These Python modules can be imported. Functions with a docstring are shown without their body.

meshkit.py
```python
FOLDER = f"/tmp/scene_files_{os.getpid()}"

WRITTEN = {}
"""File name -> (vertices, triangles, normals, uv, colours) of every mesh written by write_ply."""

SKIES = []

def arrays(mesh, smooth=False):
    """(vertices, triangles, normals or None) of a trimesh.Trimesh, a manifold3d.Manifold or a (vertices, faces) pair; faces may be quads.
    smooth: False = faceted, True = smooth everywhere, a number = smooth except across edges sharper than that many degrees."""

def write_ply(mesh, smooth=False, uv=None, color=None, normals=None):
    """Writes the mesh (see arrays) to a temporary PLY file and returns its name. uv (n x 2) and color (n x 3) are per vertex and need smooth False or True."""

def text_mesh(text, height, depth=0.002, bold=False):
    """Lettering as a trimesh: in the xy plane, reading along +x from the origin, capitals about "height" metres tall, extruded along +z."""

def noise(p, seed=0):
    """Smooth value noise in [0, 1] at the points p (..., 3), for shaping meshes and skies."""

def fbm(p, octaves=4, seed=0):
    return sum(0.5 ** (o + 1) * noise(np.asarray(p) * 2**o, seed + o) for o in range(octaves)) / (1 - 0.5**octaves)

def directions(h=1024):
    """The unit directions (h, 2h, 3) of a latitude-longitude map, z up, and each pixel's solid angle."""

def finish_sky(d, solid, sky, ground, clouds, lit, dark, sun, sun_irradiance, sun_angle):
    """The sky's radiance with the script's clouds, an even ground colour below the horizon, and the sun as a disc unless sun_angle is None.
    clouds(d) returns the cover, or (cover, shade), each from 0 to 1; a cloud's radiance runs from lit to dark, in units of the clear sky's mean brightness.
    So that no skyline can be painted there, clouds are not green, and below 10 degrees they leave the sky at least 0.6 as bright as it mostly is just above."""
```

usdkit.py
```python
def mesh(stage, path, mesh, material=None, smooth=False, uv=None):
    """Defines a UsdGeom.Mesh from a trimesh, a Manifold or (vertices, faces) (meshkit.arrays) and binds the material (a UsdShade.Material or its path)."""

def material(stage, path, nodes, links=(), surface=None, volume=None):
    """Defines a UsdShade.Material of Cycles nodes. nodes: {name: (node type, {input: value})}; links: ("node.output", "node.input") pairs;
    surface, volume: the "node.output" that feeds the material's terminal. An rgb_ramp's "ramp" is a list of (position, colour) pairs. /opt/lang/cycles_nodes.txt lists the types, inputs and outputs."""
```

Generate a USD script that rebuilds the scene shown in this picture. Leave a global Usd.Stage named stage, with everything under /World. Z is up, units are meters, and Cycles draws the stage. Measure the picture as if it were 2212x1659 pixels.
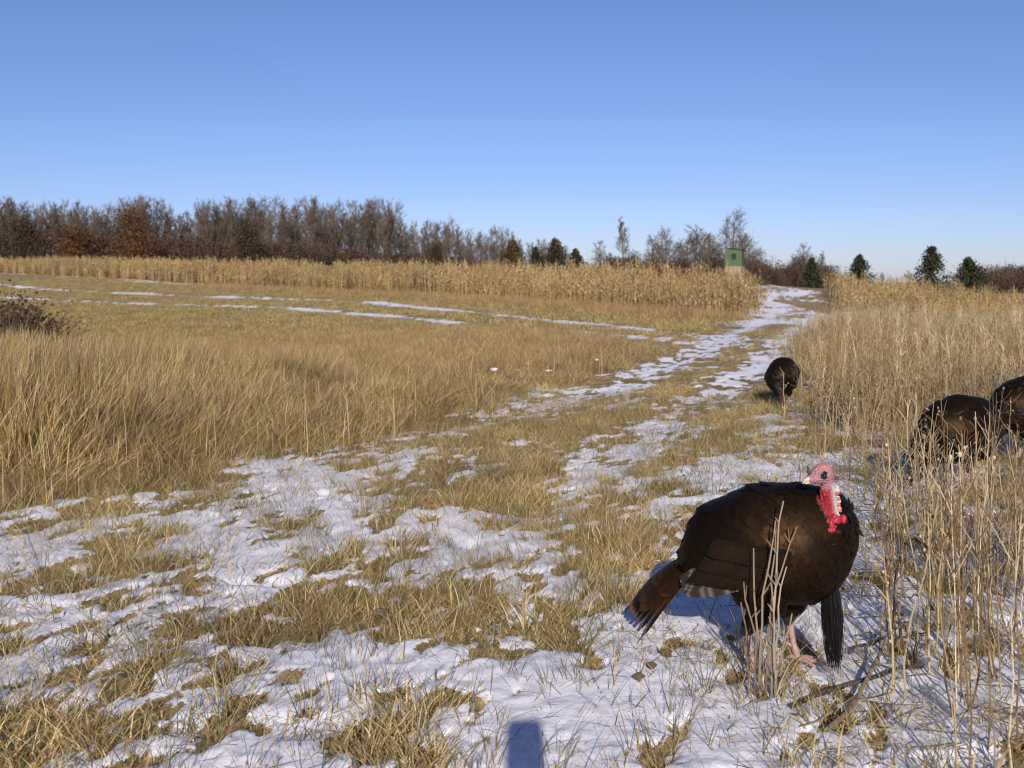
import math, random
import numpy as np, trimesh, manifold3d, usdkit
from meshkit import fbm, noise
from scipy.special import erf
from scipy.interpolate import RBFInterpolator
from pxr import Usd, UsdGeom, UsdLux, UsdShade, Gf, Sdf, Vt

stage = Usd.Stage.CreateInMemory()
UsdGeom.SetStageUpAxis(stage, 'Z'); UsdGeom.SetStageMetersPerUnit(stage, 1.0)
world = UsdGeom.Xform.Define(stage, '/World'); stage.SetDefaultPrim(world.GetPrim())
UsdGeom.Scope.Define(stage, '/World/Looks')

# ------------------------------------------------------------------ camera, sky, sun, exposure
EYE = 1.30            # lens height (m)
FPX, CX, HY = 1050.0, 512.0, 282.0      # focal length in pixels, column of the axis, row of the horizon (1024 x 768)
cam = UsdGeom.Camera.Define(stage, '/World/camera')
cam.AddTranslateOp().Set(Gf.Vec3d(0, 0, EYE)); cam.AddRotateXOp().Set(90.0)
cam.CreateHorizontalApertureAttr(36.0); cam.CreateVerticalApertureAttr(27.0)
cam.CreateFocalLengthAttr(36.0 * FPX / 1024)
cam.CreateVerticalApertureOffsetAttr(-(384 - HY) / 1024 * 36.0)
cam.CreateClippingRangeAttr(Gf.Vec2f(0.05, 5000))
cam.CreateFStopAttr(4.8); cam.CreateFocusDistanceAttr(4.6)
cam.CreateExposureAttr(0.2)
SUN_EL, SUN_AZ = math.radians(23.6), math.atan2(-0.012, -1.0)
sd = np.array([math.sin(SUN_AZ) * math.cos(SUN_EL), math.cos(SUN_AZ) * math.cos(SUN_EL), math.sin(SUN_EL)])
sun = UsdLux.DistantLight.Define(stage, '/World/sun')
sun.CreateIntensityAttr(1.22); sun.CreateAngleAttr(0.53); sun.CreateNormalizeAttr(True); sun.CreateColorAttr(Gf.Vec3f(1.0, 0.90, 0.80))
rz = math.degrees(math.atan2(sd[0], -sd[1]))
sun.AddRotateZOp().Set(rz); sun.AddRotateXOp().Set(90 - math.degrees(SUN_EL))
usdkit.material(stage, '/World/Looks/sky_air', {
    's': ('sky_texture', {'sky_type': 'single_scattering', 'sun_disc': False, 'sun_elevation': SUN_EL, 'sun_rotation': SUN_AZ, 'altitude': 250.0, 'air_density': 0.85, 'aerosol_density': 0.4, 'ozone_density': 5.5}),
    't': ('mix_color', {'blend_type': 'multiply', 'fac': 1.0, 'b': (1.10, .94, 1.07)}),
    'b': ('background_shader', {'strength': 0.090})}, [('s.color', 't.a'), ('t.result', 'b.color')], surface='b.background')
dome = UsdLux.DomeLight.Define(stage, '/World/sky'); dome.GetPrim().SetCustomDataByKey('kind', 'structure')
UsdShade.MaterialBindingAPI.Apply(dome.GetPrim()).Bind(UsdShade.Material.Get(stage, '/World/Looks/sky_air'))

# ------------------------------------------------------------------ helpers
RNG = np.random.default_rng(20170107)
used = {}
def numbered(path):
    k = used.get(path, 0); used[path] = k + 1
    return path if k == 0 else f'{path}_{k:03d}'
def tag(p, label=None, cat=None, group=None, kind=None):
    p = p.GetPrim() if hasattr(p, 'GetPrim') else p
    for k, v in (('label', label), ('category', cat), ('group', group), ('kind', kind)):
        if v: p.SetCustomDataByKey(k, v)
    return p
def obj(name, mesh, mat, parent=None, col=None, smooth=False):
    path = numbered((str(parent.GetPath()) if parent else '/World') + '/' + name)
    m = usdkit.mesh(stage, path, mesh, '/World/Looks/' + mat, smooth=smooth)
    if col is not None:
        UsdGeom.PrimvarsAPI(m).CreatePrimvar('col', Sdf.ValueTypeNames.Color3fArray, 'vertex').Set(Vt.Vec3fArray.FromNumpy(np.asarray(col, np.float32)))
    return m.GetPrim()
def thing(name, loc=(0, 0, 0), rz=0.0, scale=None):
    x = UsdGeom.Xform.Define(stage, numbered('/World/' + name))
    x.AddTranslateOp().Set(Gf.Vec3d(*map(float, loc))); x.AddRotateZOp().Set(float(rz))
    if scale is not None: x.AddScaleOp().Set(Gf.Vec3f(*map(float, scale)))
    return x.GetPrim()
def copy_of(src, name, loc, rz=0.0, scale=None):
    p = thing(name, loc, rz, scale)
    p.GetReferences().AddInternalReference(src.GetPath()); p.SetInstanceable(True)
    return p
def instancer(name, protos, mat, pos, idx, rot, scl, label=None, cat=None, kind='stuff', part='clump', tilt=None):
    """protos: list of (v, f, col). rot: yaw angles (rad); scl: (n,) or (n,3)."""
    pi = UsdGeom.PointInstancer.Define(stage, numbered('/World/' + name))
    paths = []
    for v, f, c in protos:
        p = obj(part, (v, f), mat, pi.GetPrim(), col=c); paths.append(p.GetPath())
    pi.CreatePrototypesRel().SetTargets(paths)
    n = len(pos)
    pi.CreateProtoIndicesAttr(Vt.IntArray.FromNumpy(np.asarray(idx, np.int32)))
    pi.CreatePositionsAttr(Vt.Vec3fArray.FromNumpy(np.asarray(pos, np.float32)))
    if tilt is None: tilt = (np.zeros(n), np.zeros(n))      # lean of the whole clump (rad) towards an azimuth
    q = []
    for a, tl, az in zip(rot, *tilt):
        y_ = Gf.Quatf(math.cos(a / 2), 0, 0, math.sin(a / 2)); ax = (-math.sin(az), math.cos(az)); t_ = Gf.Quatf(math.cos(tl / 2), math.sin(tl / 2) * ax[0], math.sin(tl / 2) * ax[1], 0)
        q.append(Gf.Quath(t_ * y_))
    pi.CreateOrientationsAttr(Vt.QuathArray(q))
    s = np.asarray(scl, np.float32); s = np.repeat(s[:, None], 3, 1) if s.ndim == 1 else s
    pi.CreateScalesAttr(Vt.Vec3fArray.FromNumpy(np.ascontiguousarray(s)))
    return tag(pi, label, cat, None, kind)

class Soup:
    """Collects triangles (and colours) of one mesh."""
    def __init__(s): s.v, s.f, s.c, s.n = [], [], [], 0
    def add(s, v, f, c=(1, 1, 1)):
        v = np.asarray(v, float); f = np.asarray(f, int)
        if f.shape[1] == 4: f = np.vstack([f[:, [0, 1, 2]], f[:, [0, 2, 3]]])
        c = np.asarray(c, float); c = np.tile(c, (len(v), 1)) if c.ndim == 1 else c
        s.v.append(v); s.f.append(f + s.n); s.c.append(c); s.n += len(v); return s
    def get(s): return np.vstack(s.v), np.vstack(s.f), np.vstack(s.c)

def tube(pts, rad, sides=5, cap=True):
    p = np.asarray(pts, float); n = len(p); r = np.broadcast_to(rad, (n,))
    t = np.gradient(p, axis=0); t /= np.linalg.norm(t, axis=1, keepdims=True) + 1e-12
    ref = np.where(np.abs(t[:, 2:]) < .9, [0, 0, 1.], [1., 0, 0])
    a = np.cross(t, ref); a /= np.linalg.norm(a, axis=1, keepdims=True) + 1e-12; b = np.cross(t, a)
    ang = np.arange(sides) * 2 * np.pi / sides
    v = p[:, None] + r[:, None, None] * (np.cos(ang)[None, :, None] * a[:, None] + np.sin(ang)[None, :, None] * b[:, None])
    i, j = np.meshgrid(np.arange(n - 1), np.arange(sides), indexing='ij')
    q = np.stack([i * sides + j, i * sides + (j + 1) % sides, (i + 1) * sides + (j + 1) % sides, (i + 1) * sides + j], -1).reshape(-1, 4)
    f = np.vstack([q[:, [0, 1, 2]], q[:, [0, 2, 3]]])
    v = v.reshape(-1, 3)
    if cap:
        v = np.vstack([v, p[:1], p[-1:]]); k = n * sides; jj = np.arange(sides)
        f = np.vstack([f, np.stack([np.full(sides, k), (jj + 1) % sides, jj], 1), np.stack([np.full(sides, k + 1), (n - 1) * sides + jj, (n - 1) * sides + (jj + 1) % sides], 1)])
    return v, f

def blades(rng, root, h, lean_az, lean, width, col, curl=0.5, seg=4):
    """n ribbons: root (n,3), height h, leaning towards lean_az by lean (rad at the root), drooping by curl (rad over the length)."""
    n = len(root); t = np.linspace(0, 1, seg + 1)
    ang = lean[:, None] + curl[:, None] * t[None, :] if np.ndim(curl) else lean[:, None] + curl * t[None, :]
    st = (h / seg)[:, None]
    dh = np.sin(ang) * st; dz = np.cos(ang) * st
    H = np.concatenate([np.zeros((n, 1)), np.cumsum(dh[:, :-1], 1)], 1); Z = np.concatenate([np.zeros((n, 1)), np.cumsum(dz[:, :-1], 1)], 1)
    cx, sx = np.cos(lean_az)[:, None], np.sin(lean_az)[:, None]
    P = np.stack([root[:, :1] + H * cx, root[:, 1:2] + H * sx, root[:, 2:3] + Z], -1)
    fa = rng.uniform(0, np.pi, n)
    w = (width[:, None] * (1 - 0.85 * t ** 1.5)[None, :])[..., None] / 2
    side = np.stack([np.cos(fa), np.sin(fa), np.zeros(n)], -1)[:, None, :]
    V = np.stack([P - side * w, P + side * w], 2).reshape(-1, 3)
    k = np.arange(n)[:, None] * (2 * (seg + 1)) + np.arange(seg)[None, :] * 2; k = k.ravel()
    F = np.vstack([np.stack([k, k + 1, k + 3], 1), np.stack([k, k + 3, k + 2], 1)])
    C = np.repeat(col, 2 * (seg + 1), 0)
    return V, F, C
def pick(rng, n, table):
    cols = np.array([c for c, w in table]); ws = np.array([w for c, w in table], float)
    c = cols[rng.choice(len(cols), n, p=ws / ws.sum())]
    return np.clip(c * rng.uniform(.75, 1.2, (n, 1)), 0, 1)
def disp(px, py, z=0.0):
    """The world point at height z behind a spot of the photograph (2212 px wide copy)."""
    px, py = px / 2.16, py / 2.16
    Y = (EYE - z) * FPX / (py - HY)
    return np.array([(px - CX) * Y / FPX, Y])
def spot(px, Y, py=None):
    """World x at distance Y for a column of the 2212 px wide copy, and the height of row py there."""
    x = (px / 2.16 - CX) * Y / FPX
    return x if py is None else (x, EYE - (py / 2.16 - HY) * Y / FPX)

# ------------------------------------------------------------------ materials
def mat(name, nodes, links, surface='p.BSDF'): return usdkit.material(stage, '/World/Looks/' + name, nodes, links, surface=surface)
def plant_mat(name, scale=1.2, lo=.62, hi=1.25, transl=.25, rough=.7):
    mat(name, {'a': ('attribute', {'attribute': 'col'}), 'g': ('geometry', {}),
               'n': ('noise_texture', {'scale': scale, 'detail': 3.0}), 'r': ('map_range', {'from_min': .3, 'from_max': .7, 'to_min': lo, 'to_max': hi}),
               'm': ('vector_math', {'math_type': 'scale'}), 'p': ('principled_bsdf', {'roughness': rough, 'specular_ior_level': .25}),
               't': ('translucent_bsdf', {}), 'x': ('mix_closure', {'fac': transl})},
        [('g.position', 'n.vector'), ('n.fac', 'r.value'), ('a.color', 'm.vector1'), ('r.result', 'm.scale'), ('m.vector', 'p.base_color'), ('m.vector', 't.color'),
         ('p.BSDF', 'x.closure1'), ('t.BSDF', 'x.closure2')], surface='x.closure')
plant_mat('dry_grass'); plant_mat('corn_leaf', scale=.35, transl=.2); plant_mat('dry_weed', scale=2.0, transl=.1); plant_mat('foliage', scale=.5, transl=.1)
plant_mat('bark', scale=.8, lo=.7, hi=1.2, transl=0.0, rough=.9)
def plain(name, col, rough=.6, nscale=20., amt=.25, bump=.2, metallic=0., spec=.4):
    c = np.array(col)
    mat(name, {'tc': ('texture_coordinate', {}), 'n': ('noise_texture', {'scale': nscale, 'detail': 5.0}), 'r': ('rgb_ramp', {'ramp': [(.25, tuple(c * (1 - amt))), (.75, tuple(np.minimum(c * (1 + amt), 1)))]}),
               'b': ('bump', {'strength': bump, 'distance': .01}), 'p': ('principled_bsdf', {'roughness': rough, 'metallic': metallic, 'specular_ior_level': spec})},
        [('tc.object', 'n.vector'), ('n.fac', 'r.fac'), ('r.color', 'p.base_color'), ('n.fac', 'b.height'), ('b.normal', 'p.normal')])
plain('green_paint', (.065, .105, .045), .7, 3., .2); plain('dark_roof', (.035, .04, .035), .8, 6.); plain('weathered_ply', (.30, .23, .14), .8, 4.); plain('dark_opening', (.02, .03, .02), .9)
plain('grey_timber', (.25, .21, .16), .8, 8.); plain('clod', (.10, .065, .04), .9, 60., .5, .6); plain('dark_stick', (.06, .042, .03), .85, 40., .5, .5); plain('tan_stick', (.22, .16, .10), .8, 40., .4, .4)
plain('eye_black', (.012, .008, .006), .12, 5., .1, 0., spec=.8); plain('horn', (.42, .34, .26), .4, 80., .25, .1); plain('caruncle_red', (.30, .018, .026), .42, 90., .3, .5)
plain('dull_red', (.09, .02, .018), .6, 90., .3, .3); plain('leg_pink', (.36, .22, .20), .55, 120., .3, .5); plain('bristle', (.012, .010, .010), .45, 60., .4, .1); plain('plastic_grey', (.10, .11, .09), .6)
mat('snow_clump_white', {'p': ('principled_bsdf', {'base_color': (.70, .70, .74), 'roughness': .8})}, [])
# skin of head and neck (painted per vertex) and the dark plumage
mat('turkey_skin', {'a': ('attribute', {'attribute': 'col'}), 'tc': ('texture_coordinate', {}), 'v': ('voronoi_texture', {'scale': 170.0}), 'b': ('bump', {'strength': .9, 'distance': .005}),
                    'p': ('principled_bsdf', {'roughness': .55, 'specular_ior_level': .4})},
    [('a.color', 'p.base_color'), ('tc.object', 'v.vector'), ('v.distance', 'b.height'), ('b.normal', 'p.normal')])
mat('plumage_bronze', {'a': ('attribute', {'attribute': 'col'}), 'tc': ('texture_coordinate', {}), 'w': ('noise_texture', {'scale': 55.0, 'detail': 3.0}), 'b': ('bump', {'strength': .25, 'distance': .003}),
                       'p': ('principled_bsdf', {'roughness': .5, 'metallic': .2, 'specular_ior_level': .2, 'specular_tint': (1.0, .62, .34)})},
    [('a.color', 'p.base_color'), ('tc.object', 'w.vector'), ('w.fac', 'b.height'), ('b.normal', 'p.normal')])

# ------------------------------------------------------------------ terrain
CTRL = np.array([  # x, y, z
    (0, 0, 0), (-4, 3, 0), (4, 3, 0), (0, 6, 0), (-3, 6.4, 0), (3, 6, 0), (0, 10, 0), (3, 12, 0), (7, 8, 0), (1.5, 16, 0), (4.1, 21.7, 0), (8, 14, -.05), (-8, 4, 0), (8, 2, 0), (0, -8, 0), (-10, -8, 0), (10, -8, 0),
    (-5.5, 9, -.25), (-2.5, 12, -.1), (-8, 15, -.7), (-12, 22, -1.05), (-16, 33, -1.05), (-5, 22, -.45), (-20, 50, -.75), (-9, 38, -.75), (-1.2, 26, -.2), (3, 30, -.12), (-3, 45, -.2),
    (9.9, 42, -.15), (14, 55, .2), (17.7, 70, .95), (20.5, 85, 1.1), (19, 78, 1.05), (25, 110, .8), (9.3, 45, -.1), (-3.2, 68, .4), (-24, 91, 1.04), (-68, 140, 2.5), (-14, 78, .6), (-45, 112, 1.75),
    (-25, 70, -.1), (-45, 90, .35), (-40, 60, -.7), (-60, 100, .9), (4, 75, .9), (-5, 95, 1.2), (-20, 120, 1.6), (10, 110, 1.1), (-90, 150, 2.8), (-70, 180, 2.9), (0, 180, 1.2), (40, 150, .3),
    (12, 20, -.12), (16, 30, -.4), (22, 40, -1.0), (20, 55, -.35), (19.5, 62, .1), (30, 60, -.75), (40, 80, -.5), (30, 100, .3), (12, 34, -.3), (60, 60, -1.4), (20, 15, -.2), (40, 30, -.9), (-40, 25, -1.1), (-30, 8, -.3)], float)
RB = RBFInterpolator(CTRL[:, :2], CTRL[:, 2], kernel='linear', neighbors=24, smoothing=.15)
def smooth01(t): t = np.clip(t, 0, 1); return t * t * (3 - 2 * t)
gx = np.linspace(-170, 170, 171); gy = np.linspace(-30, 310, 171)
GX, GY = np.meshgrid(gx, gy, indexing='ij')
from scipy.ndimage import gaussian_filter
from scipy.interpolate import RegularGridInterpolator
GZ = RB(np.stack([np.clip(GX, -100, 70).ravel(), np.clip(GY, -8, 180).ravel()], 1)).reshape(GX.shape)
GZ = gaussian_filter(GZ, .9)
GI = RegularGridInterpolator((gx, gy), GZ, bounds_error=False, fill_value=None)
def base_z(x, y):
    x, y = np.asarray(x, float), np.asarray(y, float)
    z = GI(np.stack([np.clip(x, -168, 168), np.clip(y, -28, 308)], -1))
    near = smooth01((np.hypot(x, y) - 9) / 8)
    return z * near

# snow cover: likelihood at spots of the photograph, carried to the ground, then broken up by noise
PS = np.array([(100,1150,.5),(100,1350,.62),(200,1500,.6),(500,1150,.68),(450,1400,.4),(800,1400,.78),(900,1280,.35),(1000,1160,.75),(700,1060,.68),(1050,1400,.28),(1250,1080,.72),(1150,1060,.32),
    (1300,1330,.82),(1500,1450,.82),(700,1500,.7),(850,1560,.25),(1450,1000,.75),(1330,1190,.3),(1500,900,.42),(1250,880,.5),(1100,960,.3),(1600,830,.34),(1450,800,.25),(1850,930,.7),(1850,1000,.62),
    (2100,1200,.75),(2000,1400,.75),(2100,1550,.75),(1700,950,.3),(1000,1500,.75),(1250,1500,.75),(300,1250,.62),(620,1330,.4),(1600,1200,.8),(1450,1250,.8),(1700,1500,.6),(350,1060,.15),(0,1060,.1),(900,900,.1),(1300,760,.1),
    (1000,1580,.6),(1150,1580,1.0),(1130,1540,.95),(400,1580,.5)], float)
PW = np.array([disp(a, b) for a, b, _ in PS]); PP = PS[:, 2]
def seg_dist(x, y, poly):
    p = np.array(poly, float); best = np.full(np.shape(x), 1e9)
    for a, b in zip(p[:-1], p[1:]):
        d = b - a; t = np.clip(((x - a[0]) * d[0] + (y - a[1]) * d[1]) / (d @ d), 0, 1)
        best = np.minimum(best, np.hypot(x - a[0] - t * d[0], y - a[1] - t * d[1]))
    return best
RUT_L = [(-3.6, 3.4), (-2.1, 6.3), (-1.42, 7.9), (0, 10.5), (1.4, 13.4), (4.1, 21.7), (6.3, 30), (9.6, 40), (13.2, 52), (17, 70), (18, 80)]
RUT_R = [(-.75, 4.0), (-.25, 5.3), (.5, 7.2), (1.5, 10.1), (2.9, 13.6), (5.6, 21.5), (8.1, 30), (11.3, 40), (15.0, 52), (18.6, 70), (19.6, 80)]
EDGE_1 = [(4.3, 23), (5.0, 28), (3.3, 36), (-1.5, 48), (-9, 64), (-30, 82), (-70, 122)]        # wheel marks along the corn, left
EDGE_2 = [(4.0, 22), (3.2, 27), (1.0, 34), (-4.5, 46), (-13, 60), (-34, 76), (-72, 108)]
CORN_L = [(12.6, 43.5), (9.6, 42), (-3.2, 68), (-24, 91), (-68, 140), (-110, 176)]
def unit_noise(x, y, sx, sy, seed, rot=0.38, octv=4):
    c, s = math.cos(rot), math.sin(rot)
    u, v = x * c - y * s, x * s + y * c
    f = fbm(np.stack([u * sx, v * sy, np.full_like(u, 7.3)], -1), octv, seed)
    return .5 * (1 + erf((f - .5) / (.125 * 1.414)))
def tall_left(x, y):
    """How far (m) a spot lies inside the tall grass on the left bank; negative on the track side."""
    e = np.interp(y, [0, 3, 6.4, 8.4, 12.3, 18.4, 24, 30], [-5.2, -4.4, -3.1, -1.6, -.1, 2.2, 3.4, 2.0])
    return e - x
def weed_right(x, y):
    e = np.interp(y, [0, 2.2, 3.0, 3.5, 4.6, 6.7, 8.6, 11.8, 19.5, 32, 45], [1.2, 1.05, 1.0, 1.2, 1.5, 2.1, 2.65, 3.6, 5.3, 9.6, 14.2])
    return x - e
STRIP_1 = [disp(a, b) for a, b in [(120, 1580), (350, 1430), (560, 1340), (850, 1240), (1080, 1075), (1200, 1000), (1300, 930), (1400, 850), (1520, 770)]]
STRIP_2 = [disp(a, b) for a, b in [(800, 1600), (1040, 1400), (1300, 1200), (1380, 1060), (1500, 950), (1600, 850)]]
def snow_prob(x, y):
    d2 = ((x[..., None] - PW[:, 0]) ** 2 + (y[..., None] - PW[:, 1]) ** 2) / (.04 * (y[..., None] ** 2 + 4))
    w = 1 / (d2 + .03) ** 1.6
    p = (w * PP).sum(-1) / w.sum(-1)
    r = np.hypot(x, y)
    far = smooth01((y - 9) / 8)
    dl, dr = seg_dist(x, y, RUT_L), seg_dist(x, y, RUT_R)
    rut = np.exp(-(np.minimum(dl, dr) / (.30 + .006 * y)) ** 2)
    pf = .18 + .47 * rut
    hill = smooth01((y - 30) / 12) * np.exp(-(np.minimum(dl, dr) / 1.6) ** 4)
    pf = np.maximum(pf, .52 * hill)
    e = np.maximum(np.exp(-(seg_dist(x, y, EDGE_1) / (.35 + y * .006)) ** 2), np.exp(-(seg_dist(x, y, EDGE_2) / (.35 + y * .006)) ** 2))
    pe = .60 * e
    corn_foot = np.exp(-(seg_dist(x, y, CORN_L) / 2.2) ** 2) * .33
    track = np.minimum(dl, dr) < 2.2
    pf = np.where(track, pf, .04); pf = np.maximum(np.maximum(pf, pe), corn_foot)
    g = np.minimum(seg_dist(x, y, STRIP_1) / (.14 + .035 * y), seg_dist(x, y, STRIP_2) / (.12 + .03 * y))
    ru = np.minimum(seg_dist(x, y, RUT_L), seg_dist(x, y, RUT_R)) / (.18 + .03 * y)
    p = p * 1.04 - .24 * np.exp(-g ** 2) + .14 * np.exp(-ru ** 2)
    p = p * (1 - far) + pf * far
    tl = tall_left(x, y); p = p * (1 - smooth01((tl + .5) / .7) * (y < 26))
    p = np.where((tl > 1.0) & (y < 40), np.maximum(p * .3, .04), p)
    wr = weed_right(x, y)
    p = np.where((wr > .4) & (y > 7) & (y < 60), .55 - .42 * smooth01((y - 7) / 9), p)
    return np.where(y < 1.5, .6, p)
def snow_mask(x, y, want='m'):
    x, y = np.asarray(x, float), np.asarray(y, float)
    p = snow_prob(x, y)
    u = .46 * unit_noise(x, y, 4.2, 1.9, 11) + .54 * unit_noise(x, y, 15, 7.5, 23, octv=4)
    u = .5 + (u - .5) * 1.35
    u2 = unit_noise(x, y, .5, .12, 31, rot=.75, octv=3)
    u = np.where(y > 28, .5 * u + .5 * u2, u)
    return smooth01((p - u) / (.26 + .55 * smooth01((y - 20) / 15)) + .5)
def track_dip(x, y):
    d = np.minimum(seg_dist(x, y, RUT_L), seg_dist(x, y, RUT_R))
    return -.03 * np.exp(-(d / .3) ** 2) * (y < 45)
def ground_z(x, y):
    x, y = np.atleast_1d(np.asarray(x, float)), np.atleast_1d(np.asarray(y, float))
    r = np.hypot(x, y)
    z = base_z(x, y) + track_dip(x, y)
    z = z + (fbm(np.stack([x * 1.3, y * 1.3, 0 * x], -1), 3, 5) - .5) * .05 * np.clip(r / 2, .3, 1)
    return z
GC = (.30, .215, .105)
def build_ground():
    half = math.radians(33)
    th = np.concatenate([np.linspace(-half, half, 470), np.linspace(half, 2 * math.pi - half, 60)[1:-1]])
    r = [.35]
    while r[-1] < 2600:
        q = r[-1]; r.append(q * (1.0062 if 1.8 < q < 16 else 1.012 if q < 60 else 1.022 if q < 250 else 1.08))
    r = np.array(r); T, R = np.meshgrid(th, r, indexing='ij')
    X, Y = R * np.sin(T), R * np.cos(T)
    x, y = X.ravel(), Y.ravel()
    z = np.concatenate([ground_z(a, b) for a, b in zip(np.array_split(x, 20), np.array_split(y, 20))])
    s = np.concatenate([snow_mask(a, b) for a, b in zip(np.array_split(x, 40), np.array_split(y, 40))])
    R_ = R.ravel(); s = np.where(R_ > 190, .15, s)
    lump = fbm(np.stack([x * 7, y * 7, 0 * x], -1), 4, 77) - .5
    small = fbm(np.stack([x * 22, y * 22, 0 * x], -1), 3, 78) - .5
    prints = np.clip(.33 - noise(np.stack([x * 5.3, y * 5.3, 0 * x], -1), 99), 0, 1)
    near = np.clip(12 / (R_ + .1), 0, 1)
    z = z + s * .018 + s * (lump * .020 + small * .012) * near - s * prints * .085 * near + (1 - s) * small * .03 * near
    n, m = len(th), len(r)
    i, j = np.meshgrid(np.arange(n), np.arange(m - 1), indexing='ij'); i2 = (i + 1) % n
    q = np.stack([i * m + j, i2 * m + j, i2 * m + j + 1, i * m + j + 1], -1).reshape(-1, 4)
    f = np.vstack([q[:, [0, 2, 1]], q[:, [0, 3, 2]]])
    c = len(x); jj = np.arange(n)
    f = np.vstack([f, np.stack([np.full(n, c), (jj + 1) % n * m, jj * m], 1)])
    v = np.vstack([np.stack([x, y, z], 1), [[0, 0, z[0]]]])
    fn = np.cross(v[f[:, 1]] - v[f[:, 0]], v[f[:, 2]] - v[f[:, 0]])[:, 2]
    f[fn < 0] = f[fn < 0][:, ::-1]
    # painted ground shade and the snow share go in as one attribute: r = snow, g = dark thatch with shade painted in under the tall grass, b = olive share of the mown field
    olive = smooth01((tall_left(x, y) - 1) / 6) * smooth01((y - 24) / 10) * (1 - smooth01((y - 150) / 30))
    soil_shade = smooth01((tall_left(x, y) - .1) / .5) * (1 - smooth01((y - 24) / 8)) * (R_ > 2)
    att = np.stack([s, soil_shade, olive], 1); att = np.vstack([att, [[.5, 0, 0]]])
    return v, f, att
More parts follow.
